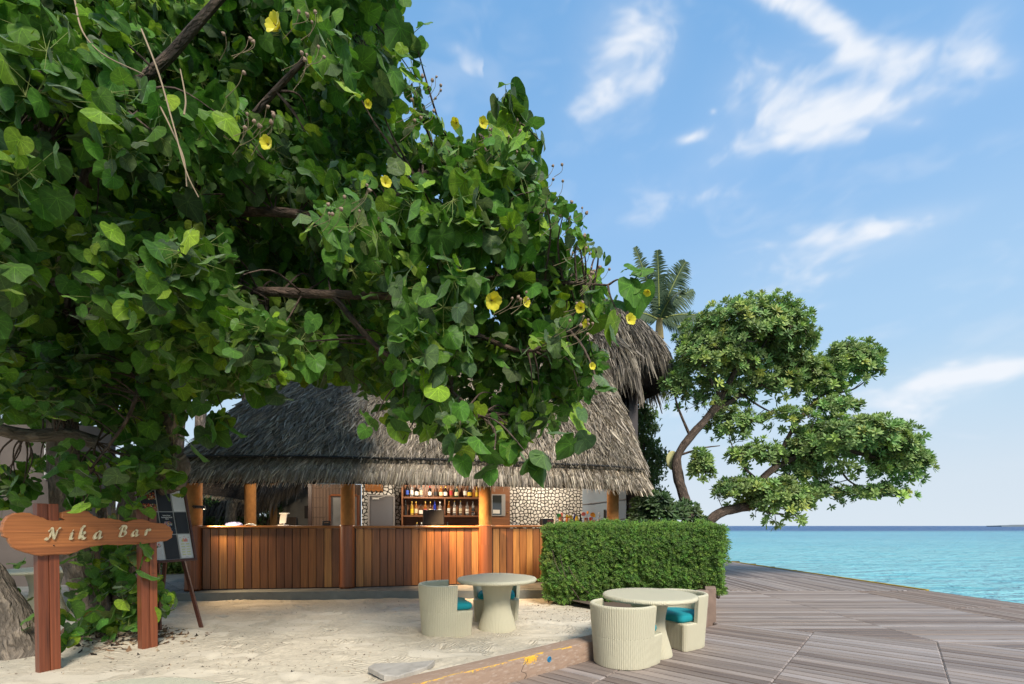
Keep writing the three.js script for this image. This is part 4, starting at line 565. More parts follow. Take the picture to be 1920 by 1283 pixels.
function makeChair() {
  const t = new THREE.Group(), N = 448, o = dOutline(0.31, 0.27, 0.05, 0.025, N), flare = (y) => 1 + 0.15 * Math.pow(y / 0.65, 1.1), rib = (s) => 0.006 * Math.abs(Math.sin(s / 0.0215 * Math.PI)), nrm = o.pts.map((p, i) => { const a = o.pts[(i - 1 + N) % N], b = o.pts[(i + 1) % N], dx = b[0] - a[0], dz = b[1] - a[1], l = Math.hypot(dx, dz) || 1; return [-dz / l, dx / l]; });
  const outer = (i, y, extra = 0) => { const [x, z, s] = o.pts[i], k = flare(y), r = rib(s) + extra, sg = (x * nrm[i][0] + z * nrm[i][1]) < 0 ? -1 : 1; return V(x * k + nrm[i][0] * sg * r, y, z * k + nrm[i][1] * sg * r); };
  const uvFix = (g, rows) => { const uv = g.attributes.uv, p = g.attributes.position; for (let i = 0; i < uv.count; i++) uv.setXY(i, uv.getX(i) * o.length, p.getY(i)); return g; };
  const yS = 0.33, rowsB = [[0, -0.006], [0.006, 0], [0.05, 0], [0.1, 0], [0.17, 0], [0.24, 0], [0.31, 0], [0.325, -0.004], [0.331, -0.018]];
  const base = uvFix(surface(N, rowsB.length - 1, (u, v) => { const [y, e] = rowsB[Math.round(v * (rowsB.length - 1))]; return outer(Math.round(u * N), y, e); }));
  const cap = new THREE.ShapeGeometry(new THREE.Shape(o.pts.filter((_, i) => i % 8 === 0).map(([x, z]) => new THREE.Vector2(x * flare(yS) * 0.96, -z * flare(yS) * 0.96)))).rotateX(-Math.PI / 2).translate(0, yS - 0.001, 0); metreUV(cap);
  part('woven_base', merged([base, cap]), wicker, t);
  // the back: outline points with z < 0.075, a wall 45 mm thick with a rounded rim
  const idx = []; for (let i = 0; i <= N; i++) if (o.pts[i][1] < 0.075) idx.push(i); const th = 0.048, top = 0.655, sec = []; for (const y of [0.318, 0.4, 0.5, 0.58, top - 0.024]) sec.push([y, 0]); for (let k = 1; k <= 6; k++) { const a = k / 6 * Math.PI; sec.push([top - 0.024 + 0.024 * Math.sin(a), -0.024 + 0.024 * Math.cos(a)]); } for (const y of [0.5, 0.4, 0.325]) sec.push([y, -th]);
  const nS = sec.length - 1, wall = surface(idx.length - 1, nS, (u, v) => { const [y, e] = sec[Math.round(v * nS)]; return outer(idx[Math.round(u * (idx.length - 1))], y, e); }); uvFix(wall);
  const ends = [idx[0], idx[idx.length - 1]].map((i, w) => { const pos = []; const c = outer(i, 0.48, -th / 2), P = sec.map(([y, e]) => outer(i, y, e)); for (let k = 0; k < P.length; k++) { const a = P[k], b = P[(k + 1) % P.length]; (w ? [c, b, a] : [c, a, b]).forEach((q) => pos.push(q.x, q.y, q.z + 0.001)); } const g = new THREE.BufferGeometry(); g.setAttribute('position', new THREE.Float32BufferAttribute(pos, 3)); g.computeVertexNormals(); return metreUV(g); });
  part('woven_back', merged([wall, ...ends]), wicker, t);
  const c = dOutline(0.27, 0.3, 0.07, 0.02, 96), prof = [[0, 0.9], [0.012, 0.975], [0.04, 1], [0.068, 0.985], [0.084, 0.94], [0.093, 0.8], [0.098, 0.4], [0.099, 0]];
  const cush = surface(96, prof.length - 1, (u, v) => { const [y, k] = prof[Math.round(v * (prof.length - 1))], [x, z] = c.pts[Math.round(u * 96)]; return V(x * k, yS + 0.002 + y, z * k); }); metreUV(cush);
  part('seat_cushion', cush, teal, t);
  return t;
}
const chair0 = makeChair();
function placeChair(x, y, d, fx, fd, label, s = 1) { const o = chair0.clone(); o.name = numbered('tub_chair'); o.position.set(x, y, -d); o.rotation.y = Math.atan2(fx, -fd); o.scale.setScalar(s); scene.add(o); tag(o, label, 'chair', 'woven tub chairs'); return o; }
function makeTable() {
  const t = new THREE.Group(), N = 400, rib = (u) => 0.0055 * Math.abs(Math.sin(u * Math.PI * 76)), pr = [[0.25, 0], [0.253, 0.01], [0.247, 0.05], [0.225, 0.13], [0.198, 0.22], [0.18, 0.3], [0.173, 0.37], [0.177, 0.45], [0.192, 0.53], [0.212, 0.6], [0.233, 0.648]];
  const ped = surface(N, pr.length - 1, (u, v) => { const [r, y] = pr[Math.round(v * (pr.length - 1))], a = -u * 2 * Math.PI, k = r + rib(u) * r / 0.2; return V(k * Math.cos(a), y, k * Math.sin(a)); }); const uv = ped.attributes.uv; for (let i = 0; i < uv.count; i++) uv.setXY(i, uv.getX(i) * 1.4, ped.attributes.position.getY(i)); part('woven_pedestal', ped, wicker, t);
  const R0 = 0.533, tp = [[0, 0.646], [R0 - 0.035, 0.646], [R0 - 0.014, 0.65], [R0 - 0.002, 0.664], [R0, 0.676], [R0 - 0.004, 0.69], [R0 - 0.014, 0.7], [R0 - 0.03, 0.7045], [R0 * 0.5, 0.7055], [0, 0.706]], M = 640;
  const top = surface(M, tp.length - 1, (u, v) => { const [r, y] = tp[Math.round(v * (tp.length - 1))], a = -u * 2 * Math.PI, k = r > 0.5 ? r + 0.0035 * Math.abs(Math.sin(u * Math.PI * 150)) - 0.002 : r; return V(k * Math.cos(a), y, k * Math.sin(a)); }); for (let i = 0, p = top.attributes.position, q = top.attributes.uv; i < q.count; i++) q.setXY(i, p.getX(i), p.getZ(i)); part('woven_top', top, wicker, t);
  return t;
}
const table0 = makeTable();
function placeTable(x, y, d, label, rx = 0, rz = 0) { const o = table0.clone(); o.name = numbered('round_table'); o.position.set(x, y, -d); o.rotation.set(rx, 0, rz); scene.add(o); return tag(o, label, 'table', 'round woven tables'); }
placeTable(1.60, 0.004, 5.41, 'pale woven round table standing on the grey boardwalk by the hedge');
placeTable(-0.20, 0.1, 6.25, 'pale woven round table standing in the sand before the bar', 0, 0.004);
placeChair(1.22, 0.004, 5.1, 0.62, 0.6, 'woven tub chair with its back to the viewer on the boardwalk');
placeChair(2.10, 0.004, 5.88, -0.83, -0.55, 'woven tub chair with visible teal seat on the boardwalk right of the table');
placeChair(-0.86, 0.1, 6.06, 0.95, 0.3, 'woven tub chair in the sand left of the table, seen from the side');
placeChair(-0.23, 0.1, 6.98, 0, -1, 'woven tub chair in the sand half hidden behind the table pedestal');
placeTable(-1.54, 0.12, 1.56, 'woven round table whose rim just shows at the bottom edge of the photo');
placeTable(-7.35, 0.12, 7.3, 'woven round table behind the tree at the far left');
placeChair(-7.75, 0.12, 6.75, 0.7, 0.7, 'woven tub chair beside the far left table behind the leaning trunk');
placeChair(-6.75, 0.12, 7.75, -0.8, -0.5, 'woven tub chair right of the far left table behind the sign');

// ================================================================ the carved name board on two posts
{
  const A = [-4.46, 4.45], B = [-4.09, 5.2], L = Math.hypot(B[0] - A[0], B[1] - A[1]), U = [(B[0] - A[0]) / L, (B[1] - A[1]) / L], turn = Math.atan2(U[1], U[0]);   // along the board, in plan
  const t = thing('name_sign', V(A[0], 0, -A[1]), turn); tag(t, 'rustic wooden slab sign lettered Nika Bar on two square posts', 'sign'); reseed(77);
  const off = 0.1;                                        // board face in front of the posts' middle
  const loc = (px, py) => { const kx = (px - CX) / F, ox = A[0] + U[1] * off, od = A[1] - U[0] * off, d = (ox * U[1] - od * U[0]) / (kx * U[1] - U[0]); return [(kx * d - ox) * U[0] + (d - od) * U[1], EYE - (py - HY) / F * d]; };
  const outline = [[20, 210], [35, 145], [60, 115], [110, 92], [200, 88], [260, 110], [310, 128], [350, 145], [420, 150], [488, 140], [456, 120], [456, 86], [520, 70], [600, 72], [640, 78], [675, 110], [720, 127], [800, 130], [860, 140], [920, 158], [975, 140], [1050, 135], [1120, 160], [1200, 170], [1235, 190], [1255, 225], [1250, 265], [1215, 285], [1130, 298], [1000, 310], [880, 315], [780, 312], [680, 325], [600, 345], [560, 365], [500, 385], [400, 385], [290, 395], [220, 378], [150, 355], [100, 330], [70, 295], [65, 265], [30, 255]].map(([x, y]) => loc(x / 3.888, 940 + y / 3.888));
  const pts = []; outline.forEach((p, i) => { const q = outline[(i + 1) % outline.length], n = Math.max(1, Math.round(Math.hypot(q[0] - p[0], q[1] - p[1]) / 0.016)); for (let k = 0; k < n; k++) { const r = (fbm3(p[0] * 30 + k, p[1] * 30, i, 2, 3) - 0.5) * 0.012; pts.push(new THREE.Vector2(lerp(p[0], q[0], k / n) + r, lerp(p[1], q[1], k / n) + r)); } });
  const g = new THREE.ExtrudeGeometry(new THREE.Shape(pts), { depth: 0.045, bevelEnabled: true, bevelSize: 0.007, bevelThickness: 0.008, bevelSegments: 2 }); metreUV(g); g.translate(0, 0, off - 0.053);
  part('board', g, woodMat(0.47, 0.165, 0.05, 0.5, { bumpScale: 0.003 }), t);
  const postM = [vWood(0.3, 0.085, 0.033, 0.4), vWood(0.235, 0.066, 0.027, 0.4)];
  for (const [s, y1, lean] of [[0, 1.71, 0.012], [L, 1.7, 0.01]]) for (const k of [-1, 1]) { const o = part('post_timber', box(0.076, y1 + 0.1, 0.1, 0.006), postM[k > 0 ? 0 : 1], t); uvShift(o); o.position.set(s + k * 0.0392, (y1 - 0.1) / 2, (k > 0 ? 0.003 : 0)); o.rotation.z = lean; }
  // letters: strokes of a broad nib held at a slant, cut out and gilded
  const strokes = { N: [[[-0.12, 0.2], [-0.16, 0.1], [-0.02, 0.02], [0.12, 0.16], [0.2, 0.55], [0.26, 0.95]], [[0.02, 0.72], [0.08, 0.92], [0.24, 0.97], [0.36, 0.6], [0.58, 0.04]], [[0.58, 0.04], [0.68, 0.5], [0.78, 0.92], [0.98, 1.0]]], i: [[[0.02, 0.46], [0.14, 0.52], [0.12, 0.25], [0.1, 0.05], [0.2, 0.0], [0.3, 0.06]], [[0.17, 0.72], [0.22, 0.76]]], k: [[[0.06, 0.84], [0.2, 1.0], [0.38, 0.98]], [[0.2, 0.98], [0.12, 0.5], [0.08, 0.0]], [[0.12, 0.2], [0.28, 0.5], [0.42, 0.5], [0.42, 0.36], [0.2, 0.27]], [[0.2, 0.27], [0.34, 0.1], [0.44, 0.0], [0.58, 0.06]]], a: [[[0.46, 0.46], [0.28, 0.55], [0.1, 0.38], [0.03, 0.1], [0.14, -0.01], [0.3, 0.12], [0.44, 0.48]], [[0.46, 0.52], [0.42, 0.2], [0.44, 0.0], [0.56, 0.02], [0.64, 0.1]]], B: [[[0.0, 0.72], [0.06, 0.9], [0.24, 0.99], [0.52, 0.96], [0.6, 0.78], [0.5, 0.58], [0.26, 0.52]], [[0.26, 0.92], [0.18, 0.4], [0.1, 0.03]], [[0.26, 0.52], [0.52, 0.5], [0.64, 0.3], [0.52, 0.08], [0.28, 0.0], [0.02, 0.06]]], r: [[[0.0, 0.42], [0.12, 0.53], [0.12, 0.3], [0.07, 0.0]], [[0.1, 0.26], [0.24, 0.5], [0.38, 0.54], [0.46, 0.44]]] };
  const gold = mat({ color: lin(0.86, 0.74, 0.47), map: rep(TX.rough, 9, 9), metalness: 0.25, roughness: 0.45, bumpMap: rep(TX.roughBump, 14, 14), bumpScale: 0.003 });
  // pixel place of each letter's foot and its cap height
  for (const [ch, px, py, h] of [['N', 88, 1012.5, 22], ['i', 129, 1011, 21], ['k', 146, 1010.5, 23], ['a', 175, 1009.5, 24], ['B', 221, 1006.5, 20], ['a', 246, 1005, 20], ['r', 270, 1004.3, 20]]) {
    const [x0, y0] = loc(px, py), [, yh] = loc(px, py - h), H = yh - y0, [xr] = loc(px + 10, py), W = (xr - x0) / 10 * h, gs = [];
    for (const st of strokes[ch]) {
      const cv = st.length > 2 ? new THREE.CatmullRomCurve3(st.map(([x, y]) => V(x + 0.16 * y, y, 0)), false, 'centripetal') : new THREE.LineCurve3(V(st[0][0] + 0.12, st[0][1], 0), V(st[1][0] + 0.12, st[1][1], 0)), n = st.length > 2 ? 26 : 3, nib = [0.115, 0.095], up = [], dn = [];
      for (let k = 0; k <= n; k++) { const p = cv.getPoint(k / n), tp = Math.min(1, 0.45 + 6 * Math.min(k / n, 1 - k / n)), tn = cv.getTangent(k / n), ox = nib[0] * tp - tn.y * 0.02, oy = nib[1] * tp + tn.x * 0.02; up.push([p.x + ox, p.y + oy]); dn.push([p.x - ox, p.y - oy]); }
      // a ribbon with front face, sides and rounded edge
      const pos = [], z0 = 0.002, z1 = 0.02, q = (a, z) => [x0 + a[0] * W * 0.98, y0 + a[1] * H, off + z], tri = (a, b, c) => pos.push(...a, ...b, ...c), quad = (a, b, c, e) => { tri(a, b, c); tri(a, c, e); };
      for (let k = 0; k < n; k++) { const a = up[k], b = up[k + 1], c = dn[k], e = dn[k + 1], m = (u, v, s) => [lerp(u[0], v[0], s), lerp(u[1], v[1], s)]; quad(q(m(a, c, 0.18), z1), q(m(c, a, 0.18), z1), q(m(e, b, 0.18), z1), q(m(b, e, 0.18), z1)); quad(q(a, z0), q(m(a, c, 0.18), z1), q(m(b, e, 0.18), z1), q(b, z0)); quad(q(m(c, a, 0.18), z1), q(c, z0), q(e, z0), q(m(e, b, 0.18), z1)); }
      quad(q(up[0], z0), q(dn[0], z0), q(dn[0], z1), q(up[0], z1)); quad(q(up[n], z0), q(up[n], z1), q(dn[n], z1), q(dn[n], z0));
      const lg = new THREE.BufferGeometry(); lg.setAttribute('position', new THREE.Float32BufferAttribute(pos, 3)); lg.computeVertexNormals(); gs.push(metreUV(lg));
    }
    part('letter', merged(gs), gold, t);
  }
  const nail = part('nail', moved(new THREE.SphereGeometry(0.006, 8, 6), ...loc(100, 1023), off + 0.008), mat({ color: lin(0.03, 0.03, 0.03) }), t);
}
// ================================================================ menu easel
{
  const t = thing('menu_easel', V(0, 0, 0)); tag(t, 'brown framed menu board on splayed legs behind the name sign', 'menu board');
  const BL = at(274, 1058, 5.72), BR = at(369, 1050.5, 6.2), TR = at(352.5, 917, 6.36), u = BR.clone().sub(BL), W = u.length(); u.normalize(); const vv = TR.clone().sub(BR), H = vv.clone().addScaledVector(u, -vv.dot(u)).length(); const v = vv.clone().addScaledVector(u, -vv.dot(u)).normalize(), n = u.clone().cross(v).normalize();
  t.matrixAutoUpdate = true; t.position.copy(BL); t.quaternion.setFromRotationMatrix(new THREE.Matrix4().makeBasis(u, v, n));
  const fm = woodMat(0.13, 0.045, 0.028, 0.45), add = (name, w, h, d, x, y, z, m) => { const o = part(name, box(w, h, d, 0.003), m, t); o.position.set(x, y, z); return o; }, e = 0.028;
  add('backing', W - 0.01, H - 0.01, 0.012, W / 2, H / 2, -0.012, mat({ color: lin(0.55, 0.54, 0.52), roughness: 0.7 }));
  for (const [w, h, x, y] of [[W, e, W / 2, e / 2], [W, e, W / 2, H - e / 2], [e, H - 2 * e, e / 2, H / 2], [e, H - 2 * e, W - e / 2, H / 2]]) add('frame', w, h, 0.034, x, y, 0.004, fm);
  const sheet = (draw, bg) => { const c = document.createElement('canvas'); c.width = 256; c.height = 360; const g = c.getContext('2d'); g.fillStyle = bg; g.fillRect(0, 0, 256, 360); draw(g); const x = new THREE.CanvasTexture(c); x.colorSpace = THREE.SRGBColorSpace; return mat({ color: 0xffffff, map: x, roughness: 0.45 }); };
  const slate = mat({ color: lin(0.028, 0.028, 0.032), roughness: 0.55, map: rep(TX.rough, 3, 3) }); reseed(88);
  const lines = (g, x, y, w, n, dy, col) => { g.fillStyle = col; for (let i = 0; i < n; i++) { let k = x; while (k < x + w - 12) { const l = rr(8, 30); g.fillRect(k, y + i * dy, Math.min(l, x + w - k), 3); k += l + 5; } } };
  const list = sheet((g) => { g.strokeStyle = '#b98a8a'; g.lineWidth = 3; g.beginPath(); g.ellipse(128, 34, 22, 14, 0, 0, 7); g.stroke(); lines(g, 24, 66, 208, 17, 16, '#8f8d8a'); }, '#d8d6d2');
  const juice = sheet((g) => { g.fillStyle = '#c66'; g.font = 'bold 13px sans-serif'; g.textAlign = 'center'; g.fillText('JUICES', 128, 34); const cs = ['#6fae3a', '#e2b93a', '#e0762c', '#d43a2f', '#d43a2f', '#e0762c', '#c8322b']; cs.forEach((c, i) => { g.fillStyle = c; const h = 30 + (i * 13) % 34; g.fillRect(66 + i * 18, 112 - h, 13, h); }); g.fillStyle = '#555'; g.fillRect(34, 44, 12, 9); g.fillRect(206, 44, 12, 9); for (let r = 0; r < 5; r++) for (const x of [40, 142]) { g.fillStyle = '#c9cf3a'; g.fillRect(x, 140 + r * 40, 74, 8); lines(g, x, 153 + r * 40, 74, 1, 10, '#aaa59d'); } lines(g, 98, 338, 60, 1, 6, '#888'); }, '#dcdad5');
  const coffee = sheet((g) => { g.fillStyle = '#5b5f6a'; g.font = 'bold 40px sans-serif'; g.textAlign = 'center'; g.fillText('COFFEE', 128, 52); for (const [x, y] of [[84, 150], [190, 140]]) { g.strokeStyle = '#6a5a55'; g.lineWidth = 7; g.beginPath(); g.arc(x, y, 34, 0.2, 2.9); g.stroke(); g.fillStyle = '#d9b7b0'; g.beginPath(); g.arc(x, y, 26, 0, 7); g.fill(); g.fillStyle = '#a23b33'; g.beginPath(); g.arc(x - 3, y - 4, 9, 0, 7); g.fill(); } lines(g, 26, 214, 204, 8, 17, '#85868c'); }, '#d3d4d6');
  const drink = sheet((g) => { g.fillStyle = '#f2efe8'; g.font = 'bold 27px sans-serif'; g.textAlign = 'center'; g.fillText('Select Your', 128, 66); g.fillText('Favourite Drink', 128, 96); g.fillText('Here', 128, 122); for (let i = 0; i < 420; i++) { g.fillStyle = ['#e2572b', '#e8b32b', '#4a63c9', '#8bc43a', '#e8e2d8', '#25607f', '#d13c4f'][Math.floor(R() * 7)]; const a = rr(0, 6.3), r = Math.pow(R(), 0.7) * 78; g.fillRect(128 + Math.cos(a) * r, 190 + Math.sin(a) * r * 0.55, rr(3, 11), rr(3, 9)); } for (let i = 0; i < 90; i++) { g.fillStyle = ['#274b7a', '#5a8bb4', '#c9d6dc'][i % 3]; g.fillRect(rr(10, 246), rr(250, 350), rr(2, 7), rr(2, 6)); } }, '#191b22');
  const food = sheet((g) => { for (let i = 0; i < 300; i++) { g.fillStyle = ['#c9481f', '#e07a2a', '#7d1c15', '#e9c9a0', '#5a7f2a'][Math.floor(R() * 5)]; g.fillRect(rr(0, 256), R() < 0.5 ? rr(40, 150) : rr(230, 340), rr(6, 24), rr(6, 20)); } }, '#23252e');
  const x = [e + 0.004, W * 0.375, W * 0.672, W - e - 0.003], y = [e + 0.004, H * 0.365, H * 0.672, H - e - 0.003];
  [[coffee, slate, juice], [slate, drink, slate], [food, slate, list]].forEach((row, r) => row.forEach((m, c) => { const o = add(m === slate ? 'slate_panel' : 'menu_sheet', x[c + 1] - x[c] - 0.012, y[r + 1] - y[r] - 0.012, 0.006, (x[c] + x[c + 1]) / 2, (y[r] + y[r + 1]) / 2, 0.001, m); if (m !== slate) { const p = o.geometry.attributes.position, q = o.geometry.attributes.uv, w = x[c + 1] - x[c] - 0.012, h = y[r + 1] - y[r] - 0.012; for (let i = 0; i < p.count; i++) q.setXY(i, p.getX(i) / w + 0.5, p.getY(i) / h + 0.5); } }));
  const inv = new THREE.Matrix4().compose(t.position, t.quaternion, V(1, 1, 1)).invert(), leg = (a, b) => { const g = box(0.045, a.distanceTo(b), 0.03, 0.004), q = new THREE.Quaternion().setFromUnitVectors(V(0, 1, 0), b.clone().sub(a).normalize()); g.applyMatrix4(new THREE.Matrix4().compose(a.clone().add(b).multiplyScalar(0.5), q, V(1, 1, 1))).applyMatrix4(inv); metreUV(g); part('leg', g, fm, t); };
  leg(at(378, 1180, 6.18), at(345, 1050, 6.2).addScaledVector(n, -0.03)); leg(at(299, 1196, 5.72), at(297, 1050, 5.82).addScaledVector(n, -0.03)); leg(at(300, 1150, 6.5), at(318, 990, 6.2).addScaledVector(n, -0.04));
}

// ================================================================ foliage
const UP = V(0, 1, 0);
function frame(normal, tipDir, size, pos, sx = 1) { const n = normal.clone().normalize(), y = tipDir.clone().addScaledVector(n, -tipDir.dot(n)).normalize().negate(), x = y.clone().cross(n).normalize(); return new THREE.Matrix4().makeBasis(x.multiplyScalar(size * sx), y.multiplyScalar(size), n.multiplyScalar(size)).setPosition(pos); }
// heart-shaped leaf, stalk at the origin, tip towards -y, face towards +z
function heartLeaf(fold, curl, wave, seed) {
  const A = 22, rad = (a) => { const t = Math.abs(a) / Math.PI * 180; const K = [[0, 0.86], [10, 0.76], [25, 0.645], [50, 0.565], [80, 0.53], [110, 0.515], [140, 0.47], [160, 0.38], [172, 0.24], [180, 0.1]]; let i = 0; while (i < K.length - 2 && t > K[i + 1][0]) i++; return lerp(K[i][1], K[i + 1][1], clamp((t - K[i][0]) / (K[i + 1][0] - K[i][0]), 0, 1)); };
  const pos = [], uv = [], idx = [], put = (x, y) => { const z = -fold * Math.abs(x) + fold * 0.9 * x * x - curl * y * Math.abs(y) + wave * Math.sin(Math.atan2(x, -y) * 5 + seed) * Math.hypot(x, y) ** 2; pos.push(x, y, z); uv.push(x / 1.3 + 0.5, y / 1.5 + 0.62); };
  put(0, 0); for (const k of [0.5, 1]) for (let i = 0; i < A; i++) { const a = -Math.PI + (i + 0.5) / A * 2 * Math.PI, r = rad(a) * k; put(Math.sin(a) * r, -Math.cos(a) * r); }
  for (let i = 0; i < A; i++) { const j = (i + 1) % A; idx.push(0, 1 + i, 1 + j, 1 + i, 1 + A + i, 1 + A + j, 1 + i, 1 + A + j, 1 + j); }
  const g = new THREE.BufferGeometry(); g.setAttribute('position', new THREE.Float32BufferAttribute(pos, 3)); g.setAttribute('uv', new THREE.Float32BufferAttribute(uv, 2)); g.setIndex(idx); g.computeVertexNormals(); return g;
}
const leafTex = (edge) => { const c = document.createElement('canvas'); c.width = c.height = 256; const g = c.getContext('2d'); g.fillStyle = '#a6a6a6'; g.fillRect(0, 0, 256, 256); reseed(edge ? 3 : 2); const P = (x, y) => [(x / 1.3 + 0.5) * 256, (1 - (y / 1.5 + 0.62)) * 256];
  for (let i = 0; i < 900; i++) { g.fillStyle = `rgba(${R() < 0.5 ? '60,80,50' : '255,255,235'},${rr(0.03, 0.09)})`; const r = rr(2, 12); g.beginPath(); g.ellipse(rr(0, 256), rr(0, 256), r, r * 0.7, R() * 3, 0, 7); g.fill(); }
  g.lineCap = 'round'; for (const [a, l] of [[0, 0.84], [0.62, 0.6], [-0.62, 0.6], [1.25, 0.5], [-1.25, 0.5], [2, 0.44], [-2, 0.44]]) { g.strokeStyle = 'rgba(250,255,205,.75)'; g.lineWidth = a ? 2 : 2.8; g.beginPath(); g.moveTo(...P(0, 0)); const e = [Math.sin(a) * l, -Math.cos(a) * l]; g.quadraticCurveTo(...P(e[0] * 0.6 + e[1] * 0.04, e[1] * 0.6), ...P(...e)); g.stroke(); g.lineWidth = 1; g.strokeStyle = 'rgba(250,255,215,.4)'; for (let k = 0.25; k < 0.95; k += 0.16) for (const s of [-1, 1]) { g.beginPath(); g.moveTo(...P(e[0] * k, e[1] * k)); g.lineTo(...P(Math.sin(a + s * 0.75) * l * 0.24 + e[0] * k, -Math.cos(a + s * 0.75) * l * 0.24 + e[1] * k)); g.stroke(); } }
  if (edge) { for (let i = 0; i < 420; i++) { const a = rr(-3.1, 3.1), t = Math.abs(a) * 57.3, r = (t < 25 ? 0.8 - t * 0.006 : t < 110 ? 0.62 - (t - 25) * 0.0012 : 0.5 - (t - 110) * 0.003) * rr(0.86, 1.1); g.fillStyle = `rgba(${200 + rr(-40, 40)},${150 + rr(-50, 40)},90,${rr(0.4, 0.9)})`; g.beginPath(); g.arc(...P(Math.sin(a) * r, -Math.cos(a) * r), rr(2, 7), 0, 7); g.fill(); } }
  const t = new THREE.CanvasTexture(c); t.colorSpace = THREE.SRGBColorSpace; return t; };
const leafMap = leafTex(false), agedMap = leafTex(true);
const leafOf = (o = {}) => phys({ color: 0xffffff, map: leafMap, roughness: 0.95, transmission: 0.45, thickness: 0, specularIntensity: 0.35, clearcoat: 0.16, clearcoatRoughness: 0.34, side: THREE.DoubleSide, ...o });
const barkMat = (r, g, b, o = {}) => mat({ color: lin(r, g, b), map: rep(TX.bark, 2.2, 1.6), bumpMap: rep(TX.barkBump, 2.2, 1.6), bumpScale: 0.02, roughness: 0.95, ...o });
const inside = (p, poly) => { let c = false; for (let i = 0, j = poly.length - 1; i < poly.length; j = i++) { const [xi, yi] = poly[i], [xj, yj] = poly[j]; if ((yi > p[1]) !== (yj > p[1]) && p[0] < (xj - xi) * (p[1] - yi) / (yj - yi) + xi) c = !c; } return c; };
const rdir = () => { const z = rr(-1, 1), a = rr(0, 6.2832), r = Math.sqrt(1 - z * z); return V(r * Math.cos(a), z, r * Math.sin(a)); };
{ // ------------------------------------------------ the big sea hibiscus over the sign
  const t = thing('hibiscus_tree', V(0, 0, 0)); tag(t, 'huge spreading tree with heart-shaped leaves and yellow flowers over the name sign', 'tree'); reseed(101);
  const bark = barkMat(0.27, 0.21, 0.165), twigM = barkMat(0.16, 0.105, 0.08);
  part('trunk', limb([at(200, 1215, 5.85), at(186, 1170, 5.8), at(165, 1100, 5.72), at(140, 1010, 5.62), at(122, 900, 5.5), at(118, 800, 5.4), at(114, 690, 5.3), at(122, 560, 5.15), at(105, 420, 4.8), at(90, 280, 4.4)], [0.3, 0.22, 0.19, 0.17, 0.16, 0.145, 0.13, 0.11, 0.09, 0.06], 22, 0.28, 9, 3), bark, t);
  part('trunk', limb([at(262, 1200, 6.0), at(240, 1150, 5.95), at(232, 1080, 5.95), at(236, 1000, 6.0), at(252, 930, 6.05), at(300, 860, 6.1), at(322, 800, 6.0), at(300, 720, 5.8), at(270, 600, 5.5)], [0.26, 0.16, 0.13, 0.12, 0.12, 0.1, 0.085, 0.075, 0.05], 18, 0.3, 9, 5), bark, t);
  part('trunk', limb([at(215, 1205, 5.95), at(205, 1130, 6.0), at(196, 1050, 6.1), at(190, 950, 6.2)], [0.2, 0.1, 0.085, 0.06], 14, 0.3, 9, 6), bark, t);
  part('burl', limb([at(300, 925, 6.1), at(318, 900, 6.05), at(328, 868, 6.0), at(322, 835, 6.0)], [0.05, 0.15, 0.16, 0.06], 16, 0.5, 8, 8), bark, t);
  part('roots', merged([[150, 1228, 5.2], [235, 1222, 5.4], [105, 1215, 5.5], [285, 1196, 5.8], [196, 1236, 5.3]].map(([x, y, d], i) => limb([at(200, 1190, 5.8), at(lerp(200, x, 0.6), lerp(1192, y, 0.6) - 3, lerp(5.8, d, 0.6)), at(x, y + 6, d)], [0.11, 0.06, 0.025], 8, 0.4, 6, i))), bark, t);
  const limbsDef = [
    [[-60, 790, 4.6], [40, 808, 4.9], [130, 815, 5.2], [180, 830, 5.4], 0.06, 0.085], [[122, 600, 5.2], [250, 565, 5.0], [420, 548, 4.7], [620, 549, 4.45], [780, 546, 4.3], [930, 520, 4.15], 0.07, 0.02],
    [[115, 690, 5.3], [210, 520, 4.9], [330, 420, 4.6], [520, 390, 4.4], [700, 420, 4.25], [860, 440, 4.15], [945, 395, 4.1], 0.065, 0.018], [[118, 520, 5.1], [160, 330, 4.4], [220, 190, 3.9], [330, 90, 3.7], [480, -60, 3.6], [600, -220, 3.6], 0.06, 0.02],
    [[92, 300, 4.4], [70, 215, 3.7], [110, 180, 3.5], [230, 178, 3.4], 0.03, 0.012], [[90, 280, 4.4], [40, 120, 3.9], [-40, -60, 3.7], 0.04, 0.015], [[330, 420, 4.6], [430, 260, 4.2], [560, 130, 4.0], [680, 20, 3.9], 0.04, 0.012], [[300, 720, 5.8], [380, 690, 5.3], [480, 640, 5.0], [600, 640, 4.8], 0.04, 0.015],
    [[780, 546, 4.3], [900, 620, 4.1], [1000, 650, 4.0], [1060, 610, 3.9], 0.03, 0.01], [[700, 420, 4.25], [790, 330, 4.1], [880, 300, 4.0], [940, 240, 3.9], 0.028, 0.009], [[620, 549, 4.45], [720, 650, 4.3], [820, 720, 4.2], [900, 780, 4.1], 0.03, 0.01], [[930, 520, 4.15], [1040, 520, 4.0], [1140, 535, 3.9], 0.022, 0.008], [[270, 600, 5.5], [240, 760, 5.0], [170, 880, 4.9], 0.03, 0.01], [[500, 560, 4.6], [505, 600, 4.7], [512, 640, 4.8], 0.025, 0.015]];
  const nodes = [];
  for (const def of limbsDef) { const [r0, r1] = def.slice(-2), pts = def.slice(0, -2).map((a) => at(...a)); pts.slice(1, -1).forEach((p) => p.add(rdir().multiplyScalar(0.05))); part('limb', limb(pts, [r0, r1], 9, 0.22, 8, def.length), def === limbsDef[0] ? bark : twigM, t); const cv = new THREE.CatmullRomCurve3(pts); for (let i = 0; i <= 24; i++) nodes.push(cv.getPoint(i / 24)); }
